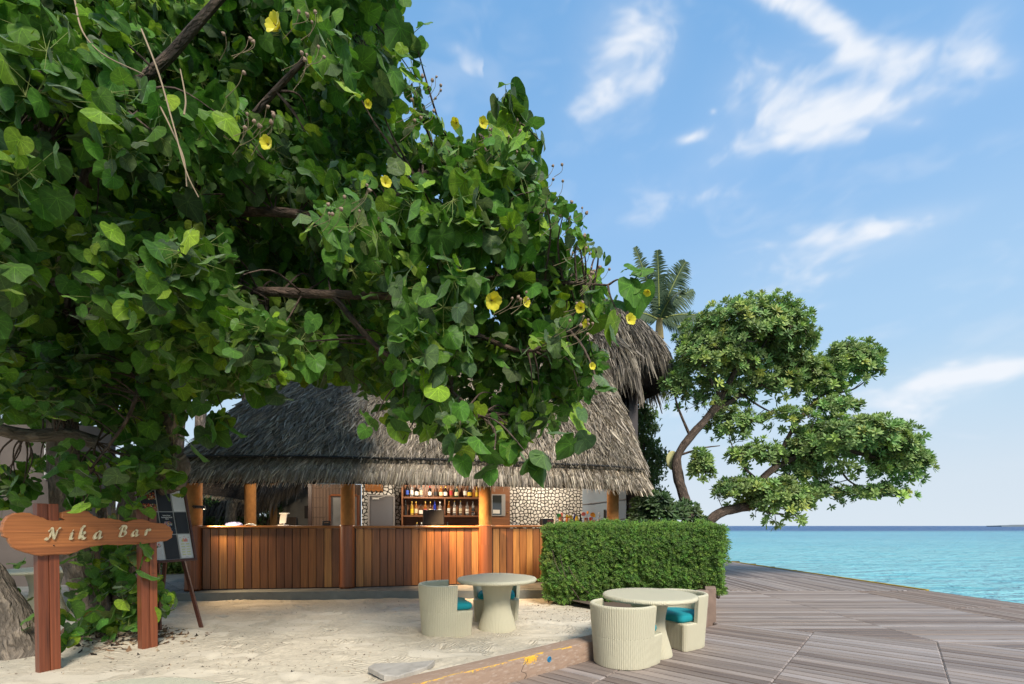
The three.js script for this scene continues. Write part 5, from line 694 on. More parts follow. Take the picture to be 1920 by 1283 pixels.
  // leaf clusters through the crown's volume
  const outline = [[-90, -230], [735, -230], [738, 20], [724, 110], [733, 215], [790, 285], [850, 278], [905, 280], [936, 212], [962, 210], [984, 280], [1008, 362], [1034, 440], [1078, 492], [1132, 522], [1150, 548], [1105, 592], [1122, 640], [1115, 700], [1050, 770], [1000, 832], [955, 842], [880, 822], [830, 795], [735, 768], [690, 740], [660, 690], [560, 680], [440, 725], [395, 770], [330, 775], [285, 870], [262, 925], [150, 925], [110, 905], [60, 890], [20, 860], [-90, 830]];
  const d0 = (x, y) => 2.75 + 0.75 * clamp(x / 1100, 0, 1.1) + 1.35 * smooth(430, 880, y) * (1 - smooth(260, 620, x)) + 0.35 * smooth(560, 800, y) * smooth(300, 600, x) * (1 - smooth(640, 860, x));
  const leaves = [[], [], [], [], []], petioles = [], twigs = [], near = [];
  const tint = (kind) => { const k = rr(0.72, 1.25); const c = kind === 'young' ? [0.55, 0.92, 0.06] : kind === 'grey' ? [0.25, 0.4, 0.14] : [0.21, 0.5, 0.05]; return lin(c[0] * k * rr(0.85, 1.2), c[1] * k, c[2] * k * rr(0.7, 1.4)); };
  function cluster(px, py, d, n, spread, size, deep, thinEdge) {
    const c = at(px, py, d), o = V(0.25 + 0.3 * (px - 500) / 600, 0.42, 0.8).add(rdir().multiplyScalar(0.75)).normalize();
    let best = null, bd = 1e9; for (const q of nodes) { const l = q.distanceToSquared(c); if (l < bd) { bd = l; best = q; } }
    if (best && bd < 0.8 && R() < 0.7) { const m = best.clone().lerp(c, 0.5).add(rdir().multiplyScalar(0.12 * Math.sqrt(bd))).add(V(0, 0.06, 0)); twigs.push(limb([best, m, c], [0.011, 0.0035], 5, 0, 4)); }
    for (let i = 0; i < n; i++) {
      const p = c.clone().add(rdir().multiply(V(1, 1.15, 1)).multiplyScalar(spread * Math.cbrt(R()))), nrm = o.clone().add(rdir().multiplyScalar(1.15)).normalize(), tip = V(0, -1, 0).add(rdir().multiplyScalar(0.55)); if (Math.abs(nrm.y) > 0.85) tip.add(V(o.x, 0, o.z));
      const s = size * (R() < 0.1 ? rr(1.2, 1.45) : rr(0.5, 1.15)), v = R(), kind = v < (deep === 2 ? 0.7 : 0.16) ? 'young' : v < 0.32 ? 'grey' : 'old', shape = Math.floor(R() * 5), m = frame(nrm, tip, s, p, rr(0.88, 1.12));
      const e = { m, c: tint(kind), shape, kind, p, s, score: s / p.length() - deep * 0.012, px: CX - F * p.x / p.z, py: HY + F * (p.y - EYE) / p.z };
      near.push(e); petioles.push({ m: new THREE.Matrix4().compose(p.clone().lerp(c, 0.5), new THREE.Quaternion().setFromUnitVectors(UP, c.clone().sub(p).normalize()), V(1, p.distanceTo(c), 1)) });
    }
  }
  function overhead(c) { for (let i = 0; i < 9; i++) { const p = c.clone().add(rdir().multiplyScalar(0.3 * Math.cbrt(R()))), shape = Math.floor(R() * 5); leaves[shape].push({ m: frame(V(0, 0.8, 0.4).add(rdir().multiplyScalar(0.8)), V(0, -1, 0).add(rdir().multiplyScalar(0.8)), rr(0.16, 0.24), p), c: tint('old') }); } }
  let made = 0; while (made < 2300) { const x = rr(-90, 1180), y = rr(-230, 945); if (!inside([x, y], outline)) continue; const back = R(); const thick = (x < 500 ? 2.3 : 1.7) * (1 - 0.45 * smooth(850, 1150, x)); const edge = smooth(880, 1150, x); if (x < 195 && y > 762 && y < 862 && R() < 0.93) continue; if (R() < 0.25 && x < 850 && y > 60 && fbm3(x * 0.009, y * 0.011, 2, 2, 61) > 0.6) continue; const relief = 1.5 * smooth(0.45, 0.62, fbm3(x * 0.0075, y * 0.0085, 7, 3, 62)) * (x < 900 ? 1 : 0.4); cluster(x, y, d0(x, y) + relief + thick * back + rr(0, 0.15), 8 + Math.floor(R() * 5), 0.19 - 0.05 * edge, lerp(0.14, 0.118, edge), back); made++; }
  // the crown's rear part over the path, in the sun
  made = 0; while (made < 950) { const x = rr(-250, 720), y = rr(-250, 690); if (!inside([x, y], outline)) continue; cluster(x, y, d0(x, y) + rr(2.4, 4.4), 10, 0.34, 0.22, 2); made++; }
  // the crown goes on overhead, above and behind the viewer
  for (let i = 0; i < 40; i++) { const p = V(rr(-7, -1.6), rr(5.0, 6.8), -rr(-1.6, 2.9)), d = 1; overhead(p); }
  // loose sprays at the outline and hanging ends
  for (const [x, y, d, n, s] of [[948, 175, 3.6, 6, 0.14], [960, 215, 3.65, 7, 0.15], [1010, 262, 3.7, 3, 0.11], [775, 62, 3.5, 6, 0.17], [770, 110, 3.5, 5, 0.17], [1185, 505, 3.75, 4, 0.15], [1180, 548, 3.75, 5, 0.18], [1165, 600, 3.7, 2, 0.16], [1128, 735, 3.6, 5, 0.16], [1085, 800, 3.5, 3, 0.2], [1068, 825, 3.5, 2, 0.2], [1000, 865, 3.5, 4, 0.18], [860, 845, 3.6, 4, 0.17], [755, 825, 3.8, 2, 0.16], [925, 860, 3.6, 3, 0.17], [700, 790, 3.9, 3, 0.16], [610, 705, 4.2, 2, 0.22], [535, 745, 5, 2, 0.22], [430, 800, 5.2, 4, 0.22], [375, 830, 5.2, 3, 0.2], [490, 720, 5, 4, 0.22], [395, 790, 5.2, 5, 0.22], [800, 240, 3.7, 4, 0.13]]) cluster(x, y, d, n, 0.11, s, 0);
  for (let i = 0; i < 60; i++) { const k = i / 60, x = lerp(770, 1130, k), y = lerp(140, 470, k * 1.0) + (k < 0.45 ? 60 * Math.sin(k * 7) : -10); cluster(x + rr(-14, 6), y + rr(-6, 24), rr(3.5, 4.2), 3, 0.1, 0.085, 0.5); }
  // climbers over the trunks
  for (let i = 0; i < 34; i++) cluster(rr(80, 175), rr(610, 775), rr(4.75, 5.15), 6, 0.16, 0.13, 0.3); for (let i = 0; i < 26; i++) cluster(rr(205, 330), rr(700, 905), rr(5.2, 5.7), 6, 0.17, 0.15, 0.3); for (let i = 0; i < 12; i++) cluster(rr(120, 180), rr(955, 1120), rr(5.1, 5.35), 3, 0.12, 0.12, 0.2);
  // suckers and vines round the foot
  for (let i = 0; i < 84; i++) { const k = R(); cluster(lerp(168, 288, R()), lerp(1010, 1185, k), rr(5.15, 5.6), 3, 0.12, 0.14, 0); } for (let i = 0; i < 22; i++) cluster(R() < 0.35 ? rr(0, 50) : rr(118, 285), rr(895, 955), rr(5.0, 5.4), 4, 0.14, 0.17, 0); for (const [x, y, d] of [[60, 1165, 4.9], [128, 1150, 4.7], [126, 1185, 4.7], [125, 1210, 4.7], [40, 1120, 5.2], [30, 1060, 5.3], [310, 1110, 5.4], [312, 1135, 5.4]]) cluster(x, y, d, 4, 0.09, 0.13, 0);
  const shapes = [heartLeaf(0.3, 0.16, 0.07, 0), heartLeaf(0.6, 0.28, 0.1, 1), heartLeaf(0.18, 0.42, 0.12, 2), heartLeaf(0.95, 0.12, 0.08, 3), heartLeaf(0.4, -0.16, 0.16, 4)];
  const M = leafOf(), variants = { old: [0.195, 0.475, 0.05], grey: [0.25, 0.4, 0.14], young: [0.52, 0.85, 0.06] }, ownM = {}; for (const k in variants) ownM[k] = [0.75, 1, 1.22].map((f) => leafOf({ color: lin(...variants[k].map((c) => c * f)) })); const agedM = leafOf({ color: lin(0.32, 0.52, 0.14), map: agedMap });
  // the 300 leaves that show largest become leaves of their own; spread over the crown so that none hides another
  near.sort((a, b) => b.score - a.score); const grid = new Map(); let own = 0;
  for (const e of near) { const key = Math.floor(e.px / 44) + ',' + Math.floor(e.py / 44); if (own < 300 && e.px > 0 && e.px < 1200 && e.py > 0 && e.py < 1200 && (grid.get(key) ?? 0) < 1) { grid.set(key, 1); const aged = e.py > 930 && R() < 0.35; const o = part('leaf', shapes[e.shape], aged ? agedM : ownM[e.kind][Math.floor(R() * 3)], t); o.matrix.copy(e.m); o.matrix.decompose(o.position, o.quaternion, o.scale); own++; } else leaves[e.shape].push(e); }
  leaves.forEach((l, i) => copies('foliage', shapes[i], M, l, t)); copies('leaf_stalks', new THREE.CylinderGeometry(0.0022, 0.0016, 1, 4, 1, true), mat({ color: lin(0.2, 0.24, 0.06) }), petioles, t); part('twigs', merged(twigs), twigM, t, 'stuff');
  // bare hanging stems
  const stem = mat({ color: lin(0.33, 0.24, 0.15), roughness: 0.9 }); for (const a of [[[140, 0, 3.2], [155, 60, 3.1], [190, 100, 3.05], [270, 140, 3.0]], [[265, 55, 3.1], [298, 140, 3.0], [325, 235, 2.95], [352, 330, 2.95], [372, 370, 3.0]], [[295, 190, 3.05], [320, 240, 3.0], [345, 300, 2.98], [350, 350, 3]], [[345, 215, 3], [348, 190, 3], [338, 130, 3]], [[245, 1000, 5.5], [248, 1060, 5.5], [242, 1130, 5.5], [245, 1190, 5.6]], [[222, 965, 5.3], [220, 1020, 5.4], [228, 1100, 5.5]], [[326, 870, 5.9], [326, 790, 5.6], [330, 740, 5.5]]]) part('hanging_stem', limb(a.map((q) => at(...q)), [0.006, 0.004], 5, 0.1, 5), stem, t);
  // flowers: five broad petals in a cup with a dark eye
  const petal = surface(6, 6, (u, v) => { const w = 0.33 * Math.sin(Math.PI * Math.min(1, 0.12 + v * 0.76)) * 1.15, x = (u - 0.5) * 2 * w; return V(x, v * 0.62, 0.85 * v * (1 - v * 0.4) + 0.3 * x * x + 0.03 * Math.sin(u * 9) * v); });
  const flowerG = merged([0, 1, 2, 3, 4].map((i) => moved(petal, 0, 0, 0, 0, 0, i * 2 * Math.PI / 5 + 0.02))), eyeG = merged([moved(lathe([[0, 0.03], [0.13, 0.06], [0.15, 0.1]], 10), 0, 0, 0, 0, Math.PI / 2), bar(V(0, 0, 0.02), V(0, 0, 0.4), 0.03, 0.02)]), yel = phys({ color: lin(0.75, 0.66, 0.02), roughness: 0.9, transmission: 0.4, thickness: 0, side: THREE.DoubleSide }), eyeM = mat({ color: lin(0.1, 0.02, 0.015), side: THREE.DoubleSide });
  for (const [x, y, d, s] of [[523, 55, 2.95, 0.1], [504, 272, 3.0, 0.085], [857, 230, 3.35, 0.06], [903, 232, 3.35, 0.06], [722, 345, 3.2, 0.06], [982, 568, 3.4, 0.075], [1090, 577, 3.45, 0.065], [1103, 608, 3.45, 0.065], [1108, 688, 3.45, 0.055], [920, 563, 3.4, 0.1], [1216, 546, 3.7, 0.05], [690, 195, 3.2, 0.05], [1178, 602, 3.5, 0.07]]) { const f = part('flower', flowerG, yel, t); f.position.copy(at(x, y, d)); f.scale.setScalar(s * rr(0.8, 1.05)); f.lookAt(f.position.clone().add(V(-f.position.x * 0.3 + rg() * 0.9, -0.35 + rg() * 0.5, rr(0.4, 1)))); part('flower_eye', eyeG, eyeM, f); }
  // brown seed capsules on stalks, along the sunny edge and inside
  const pod = lathe([[0, 0], [0.5, 0.25], [0.55, 0.6], [0.3, 1], [0, 1.3]], 7), podM = mat({ color: lin(0.30, 0.2, 0.14), roughness: 0.9 }); let pods = 0; const stalks = [];
  const podAt = (x, y, d, s) => { const p = at(x, y, d), o = part('seed_capsule', pod, podM, t); o.position.copy(p); o.scale.setScalar(s); o.quaternion.setFromUnitVectors(UP, rdir().add(V(0, 0.8, 0)).normalize()); const q = p.clone().add(V(-0.1, -0.1, -0.02).add(rdir().multiplyScalar(0.05))); stalks.push(limb([q, q.clone().lerp(p, 0.6).add(V(0.02, -0.01, 0)), p], [0.0025, 0.0018], 4, 0, 3)); };
  for (const [x, y, n, w, h, d] of [[1075, 430, 12, 30, 60, 3.6], [1040, 345, 8, 18, 50, 3.6], [800, 185, 14, 28, 55, 3.5], [1120, 500, 9, 40, 22, 3.65], [985, 250, 6, 20, 40, 3.6], [490, 215, 9, 34, 34, 2.95], [590, 105, 5, 22, 26, 3], [660, 380, 9, 55, 40, 3.1], [1090, 600, 9, 26, 30, 3.4], [980, 545, 5, 22, 22, 3.4], [940, 255, 6, 26, 30, 3.5], [450, 95, 5, 30, 40, 2.95], [570, 25, 4, 30, 20, 3]]) for (let i = 0; i < n; i++) podAt(x + rr(-w, w), y + rr(-h, h), d + rr(-0.05, 0.1), rr(0.016, 0.026));
  part('capsule_stalks', merged(stalks), mat({ color: lin(0.2, 0.15, 0.08) }), t, 'stuff');
}
{ // a second trunk leaning out of the frame at the lower left
  const t = thing('leaning_tree', V(0, 0, 0)); tag(t, 'rough leaning tree trunk at the lower left behind the sign post', 'tree'); reseed(131);
  part('trunk', limb([at(64, 1262, 4.98), at(45, 1225, 4.98), at(5, 1145, 4.95), at(-40, 1075, 4.9), at(-110, 985, 4.85), at(-220, 820, 4.8)], [0.27, 0.2, 0.185, 0.18, 0.17, 0.14], 24, 0.22, 10, 9), barkMat(0.31, 0.25, 0.2), t);
  const l = []; for (let i = 0; i < 160; i++) l.push({ m: frame(V(0.3, 0.4, 0.8).add(rdir().multiplyScalar(0.7)), V(0, -1, 0).add(rdir().multiplyScalar(0.5)), rr(0.12, 0.22), at(rr(-420, -140), rr(560, 860), rr(4.5, 5.2))), c: lin(0.17, 0.42, 0.045) }); copies('crown', heartLeaf(0.3, 0.15, 0.06, 1), leafOf(), l, t);
}
// ---------------------------------------------------------------- dead leaves and bits on the sand
{
  reseed(141); const bits = [], g = heartLeaf(0.5, 0.4, 0.2, 2).rotateX(-Math.PI / 2), cs = [[0.22, 0.13, 0.07], [0.12, 0.075, 0.05], [0.38, 0.28, 0.17], [0.05, 0.04, 0.03]];
  const drop = (x, d, s) => { if (kerbSide(x, d) > -0.3) return; const c = cs[Math.floor(R() * 4)], k = rr(0.7, 1.2); bits.push({ m: new THREE.Matrix4().compose(V(x, sandY(x, d) + s * 0.12, -d), new THREE.Quaternion().setFromEuler(new THREE.Euler(rr(-0.5, 0.5), rr(0, 6.3), rr(-0.5, 0.5))), V(s * rr(0.3, 1), s, s)), c: lin(...c.map((q) => q * k)) }); };
  for (let i = 0; i < 520; i++) drop(-4.75 + rg() * 0.75, 5.5 + rg() * 0.42, rr(0.02, 0.085)); for (let i = 0; i < 420; i++) drop(rr(-5.2, -1.5), 4.3 + Math.abs(rg()) * 1.4, rr(0.008, 0.024)); for (let i = 0; i < 420; i++) { const d = rr(4.2, 8.6); drop(rr(-0.65 * d, 1.2), d, rr(0.006, 0.02)); }
  for (let i = 0; i < 120; i++) drop(rr(0.2, 1.2), rr(6.6, 8.2), rr(0.01, 0.03));
  const o = copies('leaf_litter', g, mat({ color: 0xffffff, roughness: 1, side: THREE.DoubleSide }), bits, scene); tag(o, 'dry brown leaf litter scattered on the sand round the tree', 'litter');
  const tw = []; for (let i = 0; i < 60; i++) { const x = -4.7 + rg() * 0.7, d = 5.45 + rg() * 0.4, a = rr(0, 6.3), l = rr(0.05, 0.25), y = sandY(x, d) + 0.012; tw.push(bar(V(x, y, -d), V(x + l * Math.cos(a), sandY(x + l * Math.cos(a), d + l * Math.sin(a)) + rr(0.008, 0.04), -d - l * Math.sin(a)), rr(0.003, 0.007), 0.003, 5)); }
  const q = part('fallen_twigs', merged(tw), mat({ color: lin(0.34, 0.25, 0.17), roughness: 1 }), scene, 'stuff'); tag(q, 'dry fallen twigs lying round the foot of the big tree', 'twigs');
}
// ---------------------------------------------------------------- clipped hedge in a rendered planter
const smallLeaf = (() => { const pos = [], q = (x, y, z) => pos.push(x, y, z); for (const s of [-1, 1]) { q(0, 0, 0); q(0, 1, -0.06); q(s * 0.23, 0.5, 0.1); } const g = new THREE.BufferGeometry(); g.setAttribute('position', new THREE.Float32BufferAttribute(pos, 3)); g.computeVertexNormals(); return clean(g); })();
{
  const t = thing('hedge', V(0, 0, 0)); tag(t, 'clipped box-shaped green hedge between the bar and the boardwalk', 'hedge'); reseed(151);
  const sprig = []; for (let i = 0; i < 9; i++) { const a = i * 2.4, e = 0.25 + i * 0.09; sprig.push(smallLeaf.clone().scale(0.042, 0.042, 0.042).applyMatrix4(new THREE.Matrix4().makeRotationFromEuler(new THREE.Euler(Math.PI / 2 - e * 1.1, a, 0, 'YXZ'))).translate(0, i * 0.006, 0)); }
  const sg = merged(sprig), list = [], FL = [0.62, 8.05], FR = [3.38, 7.5], BRt = [3.75, 8.6], BLt = [0.72, 9.2], yT = 1.475;
  const P = (u, w) => { const a = [lerp(FL[0], FR[0], u), lerp(FL[1], FR[1], u)], b = [lerp(BLt[0], BRt[0], u), lerp(BLt[1], BRt[1], u)]; return [lerp(a[0], b[0], w), lerp(a[1], b[1], w)]; };
  const yB = (u) => lerp(0.2, 0.36, smooth(0.15, 0.8, u)) , add = (x, y, d, n) => { const bump = fbm3(x * 3.5, y * 3.5, d * 3.5, 3, 6) - 0.5, p = V(x, y, -d).addScaledVector(n, bump * 0.27 + rr(-0.13, 0.04)); if (fbm3(x * 6, y * 6, d * 6, 2, 16) > 0.66 && R() < 0.7) return; const dir = n.clone().add(V(0, 0.45, 0)).add(rdir().multiplyScalar(0.8)).normalize(), dry = smooth(0.56, 0.66, fbm3(x * 2.2, y * 2.2, d * 2.2, 3, 26)) * 0.5, k = rr(0.55, 1.6);
    list.push({ m: new THREE.Matrix4().compose(p, new THREE.Quaternion().setFromUnitVectors(UP, dir), V(1, 1, 1).multiplyScalar(rr(0.75, 1.3))), c: lin(lerp(0.13, 0.19, dry) * k * rr(0.8, 1.3), lerp(0.265, 0.18, dry) * k, 0.028 * k) }); };
  const fn = V(-0.19, 0, 0.98).normalize();
  for (let i = 0; i < 11500; i++) { const u = R(), yb = yB(u), y = lerp(yb, yT, Math.pow(R(), 0.9)), [x, d] = P(u, 0), round = smooth(0.28, 0, (yT - y)) * 0.13 + 0.14 * smooth(0.35, 0, y - yb); add(x, y, d + round, fn); }
  for (let i = 0; i < 6500; i++) { const u = R(), w = R(), [x, d] = P(u, w); add(x, yT - 0.03 - 0.1 * smooth(0.14, 0, w) - 0.08 * smooth(0.07, 0, Math.min(u, 1 - u)), d, UP); }
  for (let i = 0; i < 4200; i++) { const w = R(), s = R() < 0.5 ? 0 : 1, y = lerp(yB(s), yT, R()), [x, d] = P(s, w); add(x, y, d, V(s ? 1 : -1, 0, 0.15)); }
  for (let i = 0; i < 2500; i++) { const u = R() * 0.5, [x, d] = P(u, rr(0.05, 0.4)); add(x, yB(u) + rr(0, 0.1), d, V(0, -0.4, 0.8)); }
  for (let i = 0; i < 260; i++) { const u = R(), w = R() < 0.6 ? rr(0, 0.15) : R(), [x, d] = P(u, w), top = R() < 0.7; const h = rr(0.02, 0.09); for (let k = 0; k < 4; k++) list.push({ m: new THREE.Matrix4().compose(top ? V(x + rg() * 0.02, yT - 0.05 + h * k / 3, -d) : V(x, rr(yB(u), yT), -d + 0.1 + h * k / 3), new THREE.Quaternion().setFromUnitVectors(UP, V(rg() * 0.3, 1, rg() * 0.3).normalize()), V(0.8, 0.8, 0.8)), c: lin(0.2 * rr(0.8, 1.2), 0.34, 0.05) }); }
  copies('foliage', sg, phys({ color: 0xffffff, roughness: 0.95, transmission: 0.3, thickness: 0, clearcoat: 0.2, clearcoatRoughness: 0.4, side: THREE.DoubleSide }), list, t);
  const tw = []; for (let i = 0; i < 120; i++) { const u = R(), [x, d] = P(u, rr(0.08, 0.5)), [x2, d2] = P(clamp(u + rr(-0.12, 0.12), 0.02, 0.98), rr(0.06, 0.7)); tw.push(limb([V(x, 0.1 + 0.2 * u, -d), V(lerp(x, x2, 0.4) + rr(-0.1, 0.1), 0.6, -lerp(d, d2, 0.4)), V(x2, rr(0.9, 1.42), -d2)], [0.012, 0.004], 5, 0.1, 4)); }
  for (const a of [[[1075, 1115, 8.0], [1045, 1065, 7.9], [1035, 1030, 7.9]], [[1090, 1130, 8], [1060, 1080, 7.86], [1050, 1040, 7.86]], [[1110, 1120, 7.95], [1075, 1080, 7.84], [1066, 1062, 7.84]]]) tw.push(limb(a.map((q) => at(...q)), [0.011, 0.005], 5, 0.1, 5));
  part('branches', merged(tw), barkMat(0.2, 0.15, 0.11), t, 'stuff');
  const core = surface(10, 1, (u, v) => { const [x, d] = P(u * 0.84 + 0.08, 0.42); return V(x, 0.3 + v * 0.95, -d); }); // nothing solid inside but leaves: scattered ones in the middle
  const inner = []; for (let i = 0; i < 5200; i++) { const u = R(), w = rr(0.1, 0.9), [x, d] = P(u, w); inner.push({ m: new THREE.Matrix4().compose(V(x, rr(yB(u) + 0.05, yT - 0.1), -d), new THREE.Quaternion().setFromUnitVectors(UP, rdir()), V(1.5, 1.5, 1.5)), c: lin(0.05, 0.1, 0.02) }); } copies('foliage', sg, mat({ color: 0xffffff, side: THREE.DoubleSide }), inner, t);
}
{
  const wall = thing('planter', V(0, 0, 0)); tag(wall, 'rendered brown planter wall under the right end of the hedge', 'planter'); const m = mat({ color: lin(0.36, 0.25, 0.19), map: rep(TX.rough, 1.3, 1.3), bumpMap: rep(TX.roughBump, 1.6, 1.6), bumpScale: 0.008, roughness: 0.95 });
  const seg = (name, a, b, y0, y1, w) => { const l = Math.hypot(b[0] - a[0], b[1] - a[1]), o = part(name, box(l, y1 - y0, w, 0.012), m, wall); o.position.set((a[0] + b[0]) / 2, (y0 + y1) / 2, -(a[1] + b[1]) / 2); o.rotation.y = Math.atan2(b[1] - a[1], b[0] - a[0]); };
  const c = [3.07, 7.18], nI = [-0.643 * 0.1, 0.766 * 0.1]; seg('front_wall', [1.55 + nI[0], 5.9 + nI[1]], [3.03 + nI[0], 7.12 + nI[1]], -0.1, 0.24, 0.16); seg('high_wall', [2.2 + nI[0], 6.43 + nI[1]], [3.06 + nI[0], 7.15 + nI[1]], 0.24, 0.5, 0.15); seg('side_wall', [3.1, 7.24], [3.72, 8.8], -0.1, 0.52, 0.16);
  const e = part('soil', new THREE.ShapeGeometry(new THREE.Shape([[0.9, 8.2], [1.9, 6.55], [3.0, 7.35], [3.6, 8.8], [1, 9.3]].map(([x, d]) => new THREE.Vector2(x, d)))).rotateX(-Math.PI / 2).translate(0, 0.21, 0), mat({ color: lin(0.12, 0.085, 0.06), roughness: 1, side: THREE.DoubleSide }), wall);
}
// ---------------------------------------------------------------- rosette-leaved beach trees
const rosette = (n, seed, long = 0.2) => { reseed(seed); const gs = []; for (let i = 0; i < n; i++) { const e = lerp(1.25, -0.1, i / (n - 1)), a = i * 2.39996, L = long * (0.6 + 0.5 * i / n) * rr(0.85, 1.1), w = L * 0.19, pos = [], pt = (t, s) => { const k = [0.25, 1, 0.15][t], y = [0, 0.68, 1][t]; pos.push(s * w * k, L * y, -0.1 * L * y * y + Math.abs(s) * w * 0.22 * k); }; for (let t = 0; t < 2; t++) for (const s of [-1, 1]) { const A = [t, 0], B = [t, s], C = [t + 1, s], D = [t + 1, 0]; for (const q of s > 0 ? [A, B, C, A, C, D] : [A, C, B, A, D, C]) pt(...q); }
  const g = new THREE.BufferGeometry(); g.setAttribute('position', new THREE.Float32BufferAttribute(pos, 3)); g.computeVertexNormals(); gs.push(clean(g).applyMatrix4(new THREE.Matrix4().makeRotationFromEuler(new THREE.Euler(Math.PI / 2 - e, a, 0, 'YXZ')))); } return merged(gs); };
const ROS = [rosette(15, 1), rosette(13, 2), rosette(17, 3)];
const broadM = phys({ color: 0xffffff, roughness: 0.95, transmission: 0.28, thickness: 0, clearcoat: 0.22, clearcoatRoughness: 0.42, side: THREE.DoubleSide });
// lobes: [px, py, rx, ry, depth, count, shell]; limbs: [[px, py, d]..., r0, r1]
function lobedTree(t, lobes, limbs, color, size, bark, outUp = 0.75, twigChance = 0.35, more = 1) {
  const nodes = [], lists = [[], [], []], tw = [];
  for (const def of limbs) { const [r0, r1] = def.slice(-2), pts = def.slice(0, -2).map((a) => at(...a)); part(r0 > 0.1 ? 'trunk' : 'limb', limb(pts, [r0, r1], r0 > 0.1 ? 14 : 8, 0.22, 8, def.length + r0 * 99), bark, t); const cv = new THREE.CatmullRomCurve3(pts); for (let i = 2; i <= 20; i++) nodes.push(cv.getPoint(i / 20)); }
  for (const [px, py, rx, ry, d, n, shell] of lobes) for (let i = 0; i < n * more; i++) {
    const c = at(px, py, d), q = rdir(); if (q.y < -0.2 && R() < 0.85) q.y *= -0.8; const k = shell ? Math.pow(R(), 0.28) : Math.cbrt(R()), lump = 1 + 0.5 * (fbm3(q.x * 2.4 + px, q.y * 2.4, q.z * 2.4, 3, 5) - 0.5), p = c.clone().add(q.clone().multiply(V(rx / F * d, ry / F * d, Math.min(rx, 110) / F * d * 0.85)).multiplyScalar(k * lump)), dir = q.clone().add(V(0, outUp, 0.1)).add(rdir().multiplyScalar(0.45)).normalize(), g = rr(0.7, 1.3), y = R() < 0.15 ? 1.6 : 1;
    lists[i % 3].push({ m: new THREE.Matrix4().compose(p, new THREE.Quaternion().setFromUnitVectors(UP, dir).multiply(new THREE.Quaternion().setFromAxisAngle(UP, rr(0, 6.3))), V(1, 1, 1).multiplyScalar(size * rr(0.75, 1.2))), c: lin(color[0] * g * rr(0.85, 1.25) * y, color[1] * g * (y > 1 ? 1.3 : 1), color[2] * g) });
    if (R() < twigChance) { let best, bd = 1e9; for (const n2 of nodes) { const l = n2.distanceToSquared(p) + (n2.y > p.y + 0.3 ? 1 : 0); if (l < bd) { bd = l; best = n2; } } if (best) { const e = p.clone().addScaledVector(dir, -0.04), m = best.clone().lerp(e, 0.55).add(rdir().multiplyScalar(0.14 * Math.sqrt(bd))); tw.push(limb([best, m, e], [0.008 + 0.007 * Math.sqrt(bd), 0.006], 4, 0, 3)); nodes.push(m); } }
  }
  lists.forEach((l, i) => l.length && copies('foliage', ROS[i], broadM, l, t)); if (tw.length) part('twigs', merged(tw), bark, t, 'stuff');
}
